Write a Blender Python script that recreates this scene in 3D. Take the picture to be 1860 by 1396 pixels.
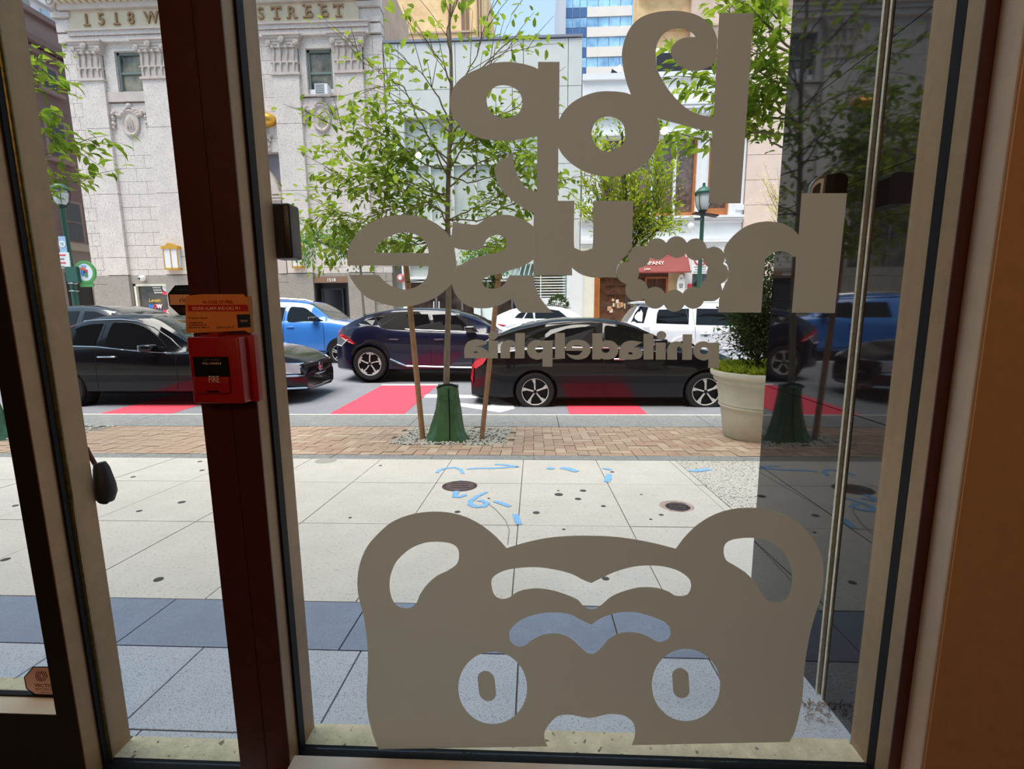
import bpy, bmesh, math, random
from mathutils import Vector, Matrix
for o in list(bpy.data.objects): bpy.data.objects.remove(o)
C = bpy.context.scene.collection
R = random.Random(7)
# ---------------- camera (17 mm on 36 mm, 1860 x 1396 frame) ----------------
F = 880.0; CX, CY = 930.0, 698.0
Yw = Vector((39, 137, -880)).normalized()
Dn = Vector((48, -5662, -880)).normalized()
Zw = (-Dn - Yw * (-Dn).dot(Yw)).normalized()
Xw = Yw.cross(Zw).normalized()
CAM = Vector((0, 0, 1.10))
M3 = Matrix((Xw, Yw, Zw))
cd = bpy.data.cameras.new('camera'); cam = bpy.data.objects.new('camera', cd); C.objects.link(cam)
cam.matrix_world = Matrix.Translation(CAM) @ M3.to_4x4()
cd.sensor_width = 36; cd.lens = 36 * F / 1860; cd.clip_start = .02; cd.clip_end = 500
bpy.context.scene.camera = cam
def ray(px, py): return M3 @ Vector(((px - CX) / F, (CY - py) / F, -1))
def at(px, py, Y):
    d = ray(px, py); return CAM + d * (Y / d.y)
def atX(px, py, X):
    d = ray(px, py); return CAM + d * (X / d.x)
def atZ(px, py, Z):
    d = ray(px, py); return CAM + d * ((Z - CAM.z) / d.z)
SL = .0605
def walk_z(y): return .06 - SL * y
def ground(px, py):      # onto the sloping pavement
    d = ray(px, py); t = (.06 - CAM.z) / (d.z + SL * d.y); return CAM + d * t
STR = [(6.3, -.50), (10.5, -.45), (13.3, -.34), (15.2, -.40)]
def street_z(y):
    if y <= STR[0][0]: return STR[0][1]
    for (a, za), (b, zb) in zip(STR, STR[1:]):
        if y <= b: return za + (zb - za) * (y - a) / (b - a)
    return STR[-1][1]
def road(px, py):
    p = atZ(px, py, -.5)
    for _ in range(5): p = atZ(px, py, street_z(p.y))
    return p
# ---------------- world, sun, exposure ----------------
W = bpy.data.worlds.new('sky'); bpy.context.scene.world = W; W.use_nodes = True
nt = W.node_tree; bg = nt.nodes['Background']
tc = nt.nodes.new('ShaderNodeTexCoord'); sep = nt.nodes.new('ShaderNodeSeparateXYZ'); rp = nt.nodes.new('ShaderNodeValToRGB')
nt.links.new(tc.outputs['Generated'], sep.inputs[0]); nt.links.new(sep.outputs['Z'], rp.inputs[0]); nt.links.new(rp.outputs[0], bg.inputs[0])
rp.color_ramp.elements[0].color = (.56, .68, .78, 1); rp.color_ramp.elements[0].position = .0
rp.color_ramp.elements[1].color = (.27, .46, .64, 1); rp.color_ramp.elements[1].position = .75
SKY = 1.0
bg.inputs[1].default_value = SKY
sd = bpy.data.lights.new('sun', 'SUN'); sun = bpy.data.objects.new('sun', sd); C.objects.link(sun)
sd.energy = 4.2; sd.angle = math.radians(50); sd.color = (1, .93, .84)
sun.rotation_euler = (math.radians(14), math.radians(-10), 0)
vs = bpy.context.scene.view_settings
vs.view_transform = 'Standard'; vs.look = 'None'; vs.gamma = 1; vs.exposure = .70; vs.use_curve_mapping = False
def bulb(loc, en, col=(1, .62, .34)):
    l = bpy.data.lights.new('pendant_bulb', 'POINT'); l.energy = en; l.color = col; l.shadow_soft_size = .022
    o = bpy.data.objects.new('pendant_bulb', l); o.location = loc; C.objects.link(o)
for q in ((.9, -1.6, 2.3), (-.9, -2.0, 2.3), (.2, -3.2, 2.4)): bulb(q, 17)
# ---------------- materials ----------------
MATS = {}
def lin(h):
    h = h.lstrip('#'); c = [int(h[i:i+2], 16) / 255 for i in (0, 2, 4)]
    return [x / 12.92 if x <= .04045 else ((x + .055) / 1.055) ** 2.4 for x in c]
def mat(name, col, rough=.7, metal=0, noise=0, scale=8, col2=None, bump=0, bscale=None, spec=.5, coat=0, emit=0, speck=None):
    if name in MATS: return MATS[name]
    m = bpy.data.materials.new(name); m.use_nodes = True; t = m.node_tree; b = t.nodes['Principled BSDF']
    c = lin(col) if isinstance(col, str) else col
    b.inputs['Base Color'].default_value = (*c, 1); b.inputs['Roughness'].default_value = rough; b.inputs['Metallic'].default_value = metal
    b.inputs['Specular IOR Level'].default_value = spec; b.inputs['Coat Weight'].default_value = coat; b.inputs['Coat Roughness'].default_value = .03
    if emit:
        b.inputs['Emission Color'].default_value = (*c, 1); b.inputs['Emission Strength'].default_value = emit
    if noise or col2 or bump or speck:
        g = t.nodes.new('ShaderNodeNewGeometry')
    last = None
    if noise or col2:
        n = t.nodes.new('ShaderNodeTexNoise'); n.inputs['Scale'].default_value = scale; n.inputs['Detail'].default_value = 6; n.inputs['Roughness'].default_value = .65
        t.links.new(g.outputs['Position'], n.inputs['Vector'])
        r = t.nodes.new('ShaderNodeValToRGB'); c2 = lin(col2) if isinstance(col2, str) else (col2 or c)
        k = noise or .0
        r.color_ramp.elements[0].position = .34; r.color_ramp.elements[1].position = .66
        r.color_ramp.elements[0].color = (*[x * (1 - k) for x in c], 1); r.color_ramp.elements[1].color = (*[min(1, x * (1 + k)) for x in c2], 1)
        t.links.new(n.outputs['Fac'], r.inputs[0]); last = r.outputs[0]
    if speck:    # (colour, scale, threshold)
        n2 = t.nodes.new('ShaderNodeTexNoise'); n2.inputs['Scale'].default_value = speck[1]; n2.inputs['Detail'].default_value = 2
        t.links.new(g.outputs['Position'], n2.inputs['Vector'])
        r2 = t.nodes.new('ShaderNodeValToRGB'); r2.color_ramp.elements[0].position = speck[2]; r2.color_ramp.elements[1].position = speck[2] + .06
        t.links.new(n2.outputs['Fac'], r2.inputs[0])
        mx = t.nodes.new('ShaderNodeMix'); mx.data_type = 'RGBA'
        t.links.new(r2.outputs[0], mx.inputs[0])
        if last: t.links.new(last, mx.inputs[6])
        else: mx.inputs[6].default_value = (*c, 1)
        mx.inputs[7].default_value = (*lin(speck[0]), 1); last = mx.outputs[2]
    if last: t.links.new(last, b.inputs['Base Color'])
    if bump:
        n3 = t.nodes.new('ShaderNodeTexNoise'); n3.inputs['Scale'].default_value = bscale or scale * 4; n3.inputs['Detail'].default_value = 5
        t.links.new(g.outputs['Position'], n3.inputs['Vector'])
        bp = t.nodes.new('ShaderNodeBump'); bp.inputs['Strength'].default_value = bump; bp.inputs['Distance'].default_value = .02
        t.links.new(n3.outputs['Fac'], bp.inputs['Height']); t.links.new(bp.outputs[0], b.inputs['Normal'])
    MATS[name] = m; return m
def sheet_mat(name, col, trans, tcol=None):      # frosted film / leaf: diffuse + translucent
    m = bpy.data.materials.new(name); m.use_nodes = True; t = m.node_tree; t.nodes.clear()
    o = t.nodes.new('ShaderNodeOutputMaterial'); d = t.nodes.new('ShaderNodeBsdfDiffuse'); s = t.nodes.new('ShaderNodeBsdfTranslucent'); x = t.nodes.new('ShaderNodeMixShader')
    c = lin(col) if isinstance(col, str) else col; c2 = lin(tcol) if isinstance(tcol, str) else (tcol or c)
    d.inputs[0].default_value = (*c, 1); s.inputs[0].default_value = (*c2, 1); x.inputs[0].default_value = trans
    t.links.new(d.outputs[0], x.inputs[1]); t.links.new(s.outputs[0], x.inputs[2]); t.links.new(x.outputs[0], o.inputs[0])
    MATS[name] = m; return m
def glass_mat(name, refl=.06, tint=(1, 1, 1)):
    m = bpy.data.materials.new(name); m.use_nodes = True; t = m.node_tree; t.nodes.clear()
    o = t.nodes.new('ShaderNodeOutputMaterial'); a = t.nodes.new('ShaderNodeBsdfTransparent'); g = t.nodes.new('ShaderNodeBsdfGlossy'); x = t.nodes.new('ShaderNodeMixShader')
    a.inputs[0].default_value = (*tint, 1); g.inputs['Roughness'].default_value = .0; x.inputs[0].default_value = refl
    t.links.new(a.outputs[0], x.inputs[1]); t.links.new(g.outputs[0], x.inputs[2]); t.links.new(x.outputs[0], o.inputs[0])
    MATS[name] = m; return m
# ---------------- object helpers ----------------
def tag(o, label=None, cat=None, group=None, kind=None):
    if label: o['label'] = label
    if cat: o['category'] = cat
    if group: o['group'] = group
    if kind: o['kind'] = kind
    return o
def empty(name, loc, label=None, cat=None, group=None, kind=None, parent=None):
    o = bpy.data.objects.new(name, None); C.objects.link(o); o.empty_display_size = .1
    put(o, Vector(loc), parent); return tag(o, label, cat, group, kind)
WL = {}
def put(o, loc, parent):
    loc = Vector(loc)
    if parent is not None: o.parent = parent; o.location = loc - WL.get(parent.name, Vector((0, 0, 0)))
    else: o.location = loc
    WL[o.name] = loc
def obj(name, me, m, parent=None, loc=None, **k):
    o = bpy.data.objects.new(name, me)
    if m is not None and len(me.materials) == 0: me.materials.append(m)
    C.objects.link(o)
    if loc is None:         # mesh in world coordinates
        WL[o.name] = Vector((0, 0, 0))
        if parent is not None: o.parent = parent; o.location = -WL.get(parent.name, Vector((0, 0, 0)))
    else: put(o, loc, parent)
    return tag(o, **k)
def pyd(vs, fs, name='m', smooth=False):
    me = bpy.data.meshes.new(name); me.from_pydata([tuple(v) for v in vs], [], fs); me.update()
    if smooth: me.polygons.foreach_set('use_smooth', [True] * len(me.polygons))
    return me
_cube = {}
def box(name, m, x0, x1, y0, y1, z0, z1, parent=None, rot=None, **k):
    if x1 < x0: x0, x1 = x1, x0
    if y1 < y0: y0, y1 = y1, y0
    if z1 < z0: z0, z1 = z1, z0
    if m.name not in _cube:
        v = [(x, y, z) for x in (-.5, .5) for y in (-.5, .5) for z in (-.5, .5)]
        f = [(0, 1, 3, 2), (4, 6, 7, 5), (0, 4, 5, 1), (2, 3, 7, 6), (0, 2, 6, 4), (1, 5, 7, 3)]
        me = pyd(v, f, 'block'); me.materials.append(m); _cube[m.name] = me
    o = bpy.data.objects.new(name, _cube[m.name]); C.objects.link(o)
    o.scale = (x1 - x0, y1 - y0, z1 - z0); put(o, ((x0 + x1) / 2, (y0 + y1) / 2, (z0 + z1) / 2), parent)
    if rot: o.rotation_euler = rot
    return tag(o, **k)
def solid(name, m, x0, x1, y0, y1, z0, z1, **k): return MB().box(x0, x1, y0, y1, z0, z1).build(name, m, None, **k)
class MB:
    def __init__(s): s.v = []; s.f = []
    def box(s, x0, x1, y0, y1, z0, z1):
        n = len(s.v); s.v += [(x, y, z) for x in (x0, x1) for y in (y0, y1) for z in (z0, z1)]
        s.f += [tuple(n + i for i in q) for q in [(0, 1, 3, 2), (4, 6, 7, 5), (0, 4, 5, 1), (2, 3, 7, 6), (0, 2, 6, 4), (1, 5, 7, 3)]]
        return s
    def tube(s, pts, rad, seg=8, cap=True):
        pts = [Vector(p) for p in pts]; n0 = len(s.v)
        if not hasattr(rad, '__len__'): rad = [rad] * len(pts)
        for i, p in enumerate(pts):
            d = (pts[min(i + 1, len(pts) - 1)] - pts[max(i - 1, 0)])
            d = d.normalized() if d.length > 1e-9 else Vector((0, 0, 1))
            a = d.cross(Vector((0, 0, 1)) if abs(d.z) < .9 else Vector((1, 0, 0))).normalized(); b = d.cross(a)
            for k in range(seg):
                t = 2 * math.pi * k / seg; s.v.append(tuple(p + (a * math.cos(t) + b * math.sin(t)) * rad[i]))
        for i in range(len(pts) - 1):
            for k in range(seg):
                k2 = (k + 1) % seg; s.f.append((n0 + i * seg + k, n0 + i * seg + k2, n0 + (i + 1) * seg + k2, n0 + (i + 1) * seg + k))
        if cap: s.f.append(tuple(n0 + k for k in range(seg))); s.f.append(tuple(n0 + (len(pts) - 1) * seg + k for k in range(seg))[::-1])
        return s
    def lathe(s, prof, c=(0, 0, 0), axis='z', seg=24, sx=1, sy=1, cap=False):   # prof: (r, h)
        n0 = len(s.v)
        for r, h in prof:
            for k in range(seg):
                t = 2 * math.pi * k / seg; a, b = r * math.cos(t) * sx, r * math.sin(t) * sy
                s.v.append((c[0] + a, c[1] + b, c[2] + h) if axis == 'z' else (c[0] + a, c[1] + h, c[2] + b))
        for i in range(len(prof) - 1):
            for k in range(seg):
                k2 = (k + 1) % seg; s.f.append((n0 + i * seg + k, n0 + i * seg + k2, n0 + (i + 1) * seg + k2, n0 + (i + 1) * seg + k))
        for i in (0, len(prof) - 1):
            if cap and prof[i][0] > 1e-5: s.f.append(tuple(n0 + i * seg + k for k in range(seg)))
        return s
    def prism(s, pts, d):          # polygon (list of Vector) swept by vector d
        n = len(s.v); m = len(pts); d = Vector(d)
        s.v += [tuple(p) for p in pts] + [tuple(Vector(p) + d) for p in pts]
        s.f += [tuple(n + i for i in range(m)), tuple(n + m + i for i in reversed(range(m)))]
        s.f += [(n + i, n + (i + 1) % m, n + m + (i + 1) % m, n + m + i) for i in range(m)]
        return s
    def mesh(s, smooth=False):
        me = pyd(s.v, s.f, 'm', smooth)
        bm = bmesh.new(); bm.from_mesh(me); bmesh.ops.recalc_face_normals(bm, faces=bm.faces); bm.to_mesh(me); bm.free()
        if smooth:
            try: me.set_sharp_from_angle(angle=math.radians(40))
            except Exception: pass
        return me
    def build(s, name, m, parent=None, smooth=False, **k): return obj(name, s.mesh(smooth), m, parent, **k)
def rbox(x0, x1, y0, y1, z0, z1, r, seg=3):      # rounded box mesh
    bm = bmesh.new(); bmesh.ops.create_cube(bm, size=1)
    for v in bm.verts: v.co = Vector(((x0 + x1) / 2 + v.co.x * (x1 - x0), (y0 + y1) / 2 + v.co.y * (y1 - y0), (z0 + z1) / 2 + v.co.z * (z1 - z0)))
    bmesh.ops.bevel(bm, geom=bm.edges[:], offset=r, segments=seg, affect='EDGES', profile=.5)
    me = bpy.data.meshes.new('m'); bm.to_mesh(me); bm.free(); me.polygons.foreach_set('use_smooth', [True] * len(me.polygons))
    try: me.set_sharp_from_angle(angle=math.radians(50))
    except Exception: pass
    return me
def crom(pts, n=6):               # closed loop; a third item marks a corner
    N = len(pts); cor = [len(p) > 2 for p in pts]; P = [Vector((p[0], p[1])) for p in pts]; out = []
    for i in range(N):
        p1, p2 = P[i], P[(i + 1) % N]
        p0 = P[i - 1] if not cor[i] else p1 * 2 - p2 if cor[(i + 1) % N] else p1 + (p1 - p2) * .5
        p3 = P[(i + 2) % N] if not cor[(i + 1) % N] else p2 * 2 - p1 if cor[i] else p2 + (p2 - p1) * .5
        if cor[i] and cor[(i + 1) % N]: out.append(p1); continue
        for k in range(n):
            t = k / n; out.append(.5 * ((2 * p1) + (p2 - p0) * t + (2 * p0 - 5 * p1 + 4 * p2 - p3) * t * t + (3 * p1 - p0 - 3 * p2 + p3) * t ** 3))
    return out
def fill2d(loops, tf, extrude=0):   # loops of 2-D points (outer + holes), tf maps (u, v, w) to 3-D
    cu = bpy.data.curves.new('c', 'CURVE'); cu.dimensions = '2D'; cu.fill_mode = 'BOTH'; cu.extrude = extrude
    for L in loops:
        sp = cu.splines.new('POLY'); sp.points.add(len(L) - 1); sp.use_cyclic_u = True
        for q, p in zip(sp.points, L): q.co = (p[0], p[1], 0, 1)
    o = bpy.data.objects.new('c', cu); C.objects.link(o)
    me = bpy.data.meshes.new_from_object(o.evaluated_get(bpy.context.evaluated_depsgraph_get()))
    bpy.data.objects.remove(o); bpy.data.curves.remove(cu)
    for v in me.vertices: v.co = tf(v.co.x, v.co.y, v.co.z)
    me.materials.clear(); return me
def text(s, name, m, parent, p, h, extr=0, mirror=False, align='CENTER', bold=0, sq=1, tf=None, shear=0, **k):
    cu = bpy.data.curves.new('t', 'FONT'); cu.body = s; cu.size = h / .73; cu.align_x = align; cu.extrude = extr; cu.offset = bold * h; cu.shear = shear
    cu.resolution_u = 3
    o = bpy.data.objects.new('t', cu); C.objects.link(o)
    me = bpy.data.meshes.new_from_object(o.evaluated_get(bpy.context.evaluated_depsgraph_get()))
    bpy.data.objects.remove(o); bpy.data.curves.remove(cu); me.materials.clear()
    p = Vector(p)
    for v in me.vertices:
        a, b, c = v.co
        if tf: v.co = tf(a, b, c)
        else: v.co = (p.x + (-a if mirror else a) * sq, p.y - c, p.z + b)
    return obj(name, me, m, parent, **k)
# ================= ROOM AND SHOP FRONT =================
m_frame = mat('frame_bronze_tan', '#9c7f5d', .45, .25, noise=.08, scale=30)
m_red = mat('mullion_dark_red', '#43160d', .4, noise=.15, scale=20)
m_black = mat('black_gasket', '#08090c', .6, spec=.2)
m_wall = mat('cream_wall_paint', '#d8bda2', .8, noise=.04, scale=20)
m_brown = mat('tan_wall_paint', '#b08c68', .85, noise=.05, scale=30)
m_sill = mat('limestone_sill', '#cfc6a8', .85, noise=.16, scale=22, bump=.4, speck=('#6f6a58', 55, .66))
m_floor = mat('shop_floor', '#7a6a58', .6, noise=.1)
m_glass = glass_mat('window_glass', .045)
m_facade = mat('shop_facade_stone', '#3a393a', .6, noise=.06, scale=3)
XR, XL, XJ = .768, -.561, -.678       # window right edge, mullion right and left edges
X2 = -1.055                          # jamb of the door
ZB, ZB2, ZT = .057, .002, 2.75
def st(o, n=None): o['kind'] = 'structure'; return o
st(box('floor', m_floor, -6, 4, -6, .964, -.45, 0)); st(box('floor_curb', m_floor, -6, 4, .964, 1.06, -.45, -.06))
st(box('ceiling', mat('ceiling_paint', '#4a3c30', .9), -6, 4, -6, .92, 3.2, 3.4))
st(box('wall_back', m_brown, -6, 4, -6.2, -6, 0, 3.2))
st(box('wall_left', m_brown, -6.2, -6, -6, .92, 0, 3.2))
st(box('wall_right', m_brown, 4, 4.2, -6, .92, 0, 3.2))
# inner wall beside the window: rounded cream return, tan face
w = MB(); w.box(.7925, 1.25, .895, 1.06, 0, 3.2); o = w.build('wall_front', m_brown); st(o)
rv = MB(); nn_ = 10
pts_ = [Vector((.7915 + .0035 * math.cos(i * math.pi / 2 / nn_) * 0 - .0, .953 - .050 * i / nn_, 0)) for i in range(nn_ + 1)] + [Vector((.7915 + .006 * (1 - math.cos(i * math.pi / 12)), .903 - .0085 * math.sin(i * math.pi / 12), 0)) for i in range(1, 7)]
rv.prism(pts_ + [Vector((.799, .953, 0))], (0, 0, 3.2)); st(rv.build('trim_1', m_wall, None, True))
st(box('trim_2', mat('dark_wall_gap', '#2a1c14', .9), 1.25, 4, .93, 1.06, 0, 3.2))
st(box('wall_front_left', m_brown, -6, -2.1, .93, 1.06, 0, 3.2))
st(box('wall_above_window', m_facade, -6, 4, .93, 1.10, ZT + .05, 10))
# own building's facade beside and above the shop front (it stands behind the camera)
st(box('wall_facade_right', m_facade, 4, 16, .9, 1.10, -.6, 10))
st(box('wall_facade_left', m_facade, -16, -6, .9, 1.10, -.6, 10))
# interior sill ledge
m_ledge = mat('pale_interior_ledge', '#e6ddd0', .6, noise=.04, scale=12)
st(box('trim_3', m_ledge, -.561, .79, .86, .966, -.03, .071))
st(box('trim_5', m_ledge, -1.05, -.62, .86, .966, -.03, .014))
def side(name, x, sgn, parent, ZB=ZB):      # vertical frame profile; sgn = +1 profile faces +x
    a, b = (x - .03, x) if sgn > 0 else (x, x + .03)
    e = .0015 * sgn
    box('inner_stop', m_frame, a, b, .9455, .984, ZB - .05, ZT, parent)
    box('gasket', m_black, a + .4 * e, b + 3.4 * e, .984, 1.008, ZB - .03, ZT, parent)
    box('outer_stop', m_frame, a, b, 1.008, 1.066, ZB - .05, ZT, parent)
win = tag(empty('window_1', (XL, 1, 0)), kind='structure')
side('s', XL, 1, win); side('s', XR, -1, win)
box('glass_pane', m_glass, XL - .005, XR + .005, .9975, 1.0015, ZB, ZT, win)
box('bottom_gasket', m_black, XL, XR, .972, 1.012, ZB - .045, ZB - .003, win)
box('outer_sill', m_sill, XL, XR, 1.012, 1.075, ZB - .06, ZB - .005, win)
box('top_rail', m_frame, XL - .1, XR + .03, .9455, 1.066, ZT, ZT + .05, win)
box('jamb_face', m_red, XR - .0003, XR + .0245, .9445, .9475, 0, ZT, win)
win2 = tag(empty('window_2', (X2, 1, 0)), kind='structure')
ZB = ZB2; side('s', X2, 1, win2, ZB2); side('s', XJ, -1, win2, ZB2)
box('glass_pane', m_glass, X2 - .005, XJ + .005, .9975, 1.0015, ZB, ZT, win2)
box('bottom_gasket', m_black, X2, XJ, .97, 1.012, ZB - .045, ZB - .003, win2)
box('outer_sill', m_sill, X2, XJ, 1.012, 1.075, ZB - .06, ZB - .005, win2)
# dirty brass weatherstrip along the jamb gasket
m_brass = mat('aged_brass', '#8a7434', .35, .8, noise=.35, scale=60, col2='#3f381c')
MB().tube([(X2 + .004, 1.001, ZB), (X2 + .004, 1.001, ZT)], .0055, 8).build('brass_strip', m_brass, win2)
mul = tag(empty('window_3', (XL, .95, 0)), kind='structure'); mul.name = 'trim_4'; WL['trim_4'] = WL['window_3']
box('mullion_face', m_red, XJ + .0, XL, .9425, .9475, 0, ZT, mul)
box('mullion_seam', m_black, -.6155, -.6145, .9418, .9428, 0, ZT, mul)
box('mullion_core', m_red, XJ + .03, XL - .03, .947, 1.066, 0, ZT, mul)
# left door: stile, bottom rail, pane
door = tag(empty('door_1', (-1.5, .96, 0)), kind='structure')
m_dk = mat('shaded_door_frame', '#1a1210', .5)  # mullion finish out of the light, the shade put into the colour
xs = at(52, 1000, .945).x
box('stile', m_dk, xs, X2 - .003, .9435, .984, 0, ZT, door)
zr = at(20, 1295, .945).z
box('bottom_rail', m_dk, -2.0, xs, .9435, .985, .0, zr, door)
box('lit_rail_top', mat('daylight_on_rail', '#d8c8ac', .5), -2.0, xs, .9445, .992, zr - .004, zr + .001, door)  # pale strip paints the daylight on top of the dark rail
box('rail_gasket', m_black, -2.0, xs, .992, 1.006, zr - .01, zr + .006, door)
box('outer_ledge', m_sill, -2.0, xs, 1.006, 1.05, zr - .1, zr + .002, door)
box('glass_pane', m_glass, -2.0, xs + .01, .9975, 1.0015, zr - .01, ZT, door)
box('stile', m_dk, -2.1, -2.0, .9435, .984, 0, ZT, door)
# ---------------- polished granite wall outside ----------------
m_gran = mat('polished_black_granite', '#15171a', .03, 0, noise=.12, scale=120, spec=.85, speck=('#2b2d30', 260, .62))
m_steel = mat('steel_edge_strip', '#cfc8b2', .4, .2, noise=.2, scale=60)
m_joint = mat('dark_joint', '#08080a', .6)
GX = .83
ye = 1.755
gw = solid('wall_granite', m_joint, GX + .006, GX + .34, 1.075, ye - .004, -.12, 6, kind='structure')
zs = [1.10 + k for k in (-1.17, -.872, -.575, -.278, .02, .317, .614, .912, 1.21, 1.51, 1.81, 2.11, 2.41)]
yj = atX(1607, 89, GX).y
for z0, z1 in zip(zs, zs[1:] + [5.9]):
    box('granite_panel', m_gran, GX, GX + .012, 1.078, yj - .0185, z0 + .001, z1 - .001, gw)
    box('granite_panel', m_gran, GX, GX + .012, yj + .0185, ye, z0 + .001, z1 - .001, gw)
    box('end_panel', m_gran, GX + .003, GX + .34, ye - .003, ye + .006, z0 + .001, z1 - .001, gw)
for y in (yj - .0175, yj + .0095):
    box('metal_strip', m_steel, GX - .004, GX + .01, y, y + .008, -.06, 5.9, gw)
# twigs and debris in the wall corner
deb = MB()
for i in range(46):
    p = ground(1490 + R.uniform(-30, 22), 1300 + R.uniform(-24, 12)); p.x = min(p.x, GX - .004); p.z = walk_z(p.y) + .003
    a = R.uniform(0, 6.3); l = R.uniform(.004, .018)
    deb.tube([p, p + Vector((math.cos(a) * l, math.sin(a) * l, R.uniform(0, .012)))], .0011, 4)
deb.build('leaf_litter', mat('dry_debris', '#8a7458', .9), label='dry twigs and crumbs swept into the corner at the foot of the black granite wall', cat='litter', kind='stuff')
# ================= WINDOW DECALS =================
m_dec = sheet_mat('frosted_film', '#a89c8c', .45, '#d2c5ae')
YD = .9965
def gp(u, v, w=0): p = at(u, -v, YD); return p      # 2-D curve coords are (px, -py)
def decal(name, loops, parent, y=YD, m=None, **k):
    L = [[(p[0], -p[1]) for p in l] for l in loops]
    return obj(name, fill2d(L, lambda a, b, c: at(a, -b, y)), m or m_dec, parent, **k)
def arc(cx, cy, rx, ry, a0, a1, n=16): return [(cx + rx * math.cos(math.radians(a0 + (a1 - a0) * i / n)), cy - ry * math.sin(math.radians(a0 + (a1 - a0) * i / n))) for i in range(n + 1)]
def ell(cx, cy, rx, ry, n=40): return arc(cx, cy, rx, ry, 0, 360 - 360 / n, n - 1)
name1 = empty('window_lettering', at(1080, 300, YD), 'large frosted mirrored shop name lettering filling the upper window', 'lettering')
P_ = [(977.3,112.3,1),(1016.3,112.3,1),(1015.5,217,1),(1014.2,268,1),(1013.4,364.5,1),(1043.2,364.5,1),(1042.5,440.6),(1047,451),(1058.7,455.4),(1071.6,452),(1076.8,443),(1078,364.5,1),(1150.3,364.5,1),(1147.7,453.5,1),(1142,460,1),(1131,470),(1122,482),(1119.5,495),(1120.5,504,1),(1101.3,503),(1078,503.9),(1057.4,498.7),(1044.5,491),(1038.8,486,1),(1039.4,500,1),(969,500,1),(969,471,1),(969,412,1),(969.5,386.5,1),(954,380),(936,368.4),(921.9,355.5),(908.4,340.6),(900.6,322.6),(897.5,304.5,1),(903,296.8),(918.7,286.5),(933.4,274.8,1),(932.9,291.6),(940.6,318.7),(954.8,340.6),(970.3,347),(975.5,347.2,1),(976,248,1),(969,248.3),(954.8,251.6),(931.6,255),(905.8,255),(878.7,252.4),(855.5,243.9),(837.4,231),(824.5,214.2),(818,196),(818,178),(823,160),(834.8,144.5),(853,131.6),(878.7,121.3),(893,115),(918.7,112.3),(944.5,114.8),(965,120),(977.3,125.2,1)]
P_h = [(883.9,180.6),(889,167.7),(900.6,157.4),(916,154.8),(931.6,158.7),(943.2,167.7),(948.4,183.2),(945.8,198.7),(935.5,210.3),(918.7,214.2),(900.6,210.3),(887.7,197.4)]
decal('letter', [crom(P_), crom(P_h)], name1)
O_ = [(1015.5,217,1),(1024.5,201.3),(1040,185.8),(1060.6,174.2),(1086.5,166.5),(1112.3,165.7),(1132.9,167.7),(1145.8,171.6,1),(1138,149.7),(1132.9,129),(1129.8,108.4),(1130.3,90.3),(1135.5,69.7),(1145.8,49),(1161.3,33.5),(1182,24.5),(1207.7,20),(1236,20),(1262,25.8),(1282.6,37.4),(1295.5,51.6),(1303,70,1),(1302,104,1),(1295.5,116),(1282.6,123.9),(1267,128.5),(1251.6,126.5),(1233.5,118.7),(1222,105.8),(1218,92.9),(1223,81.3),(1236,71),(1251.6,67.6),(1263.2,67,1),(1256.8,59.4),(1241.3,53),(1225.8,52.4),(1210,58),(1198.7,69.7),(1192.3,85),(1191,103),(1193.5,123.9),(1202.6,144.5),(1218,167.7),(1238.7,189.7),(1259.4,203.9),(1280,210.3),(1296,212.9,1),(1294.2,238.7,1),(1272.3,235.4),(1249,229.7),(1225.8,223.2),(1205,218),(1194.3,214.2,1),(1198,227),(1197.4,247.7),(1192.3,268.4),(1179.4,289),(1161.3,304.5),(1138,316),(1112.3,320.8),(1086.5,318.7),(1060.6,311),(1037.4,296.8),(1022,281.3),(1014.2,268.4,1)]
O_h = [(1074.8,242.6),(1078.7,227),(1089,215.5),(1104.5,211.6),(1120,215.5),(1131.6,225.8),(1135.5,241.3),(1132.9,258),(1122.6,269.7),(1107,274.8),(1091.6,272.3),(1080,260.6)]
decal('letter', [crom(O_), crom(O_h)], name1)
decal('letter', [[(1306.5,23.7),(1369,24),(1345.2,369.2),(1287,369)]], name1)
E_ = [(819.4,434.2,1),(811.6,422.6),(796,408.4),(775.5,397.3),(749.7,391),(723.9,390.3),(698,394.2),(672.3,404.5),(651.6,420),(638.7,438),(631.5,456),(631,482,1),(778.6,483.2,1),(775.5,502.6),(762.6,516.8),(744.5,524.5),(726.5,524.5),(708.4,518),(695.5,507.7),(687.7,499.2,1),(633.5,498.7,1),(641.3,511.6),(651.6,525.8),(667,540),(687.7,549),(713.5,555.5),(739.4,556.3),(767.7,550.3),(793.5,538.7),(811.6,524.5),(820.6,515.5,1),(827,494.8),(828.9,479.4),(827,461.3),(824.5,445.8)]
E_h = [(680,458.7,1),(778.6,459.5,1),(775.5,443.2),(765,431.6),(749.7,423.9),(729,422.6),(708.4,429),(693,438),(683.9,448.4)]
decal('letter', [crom(E_), crom(E_h)], name1)
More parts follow.
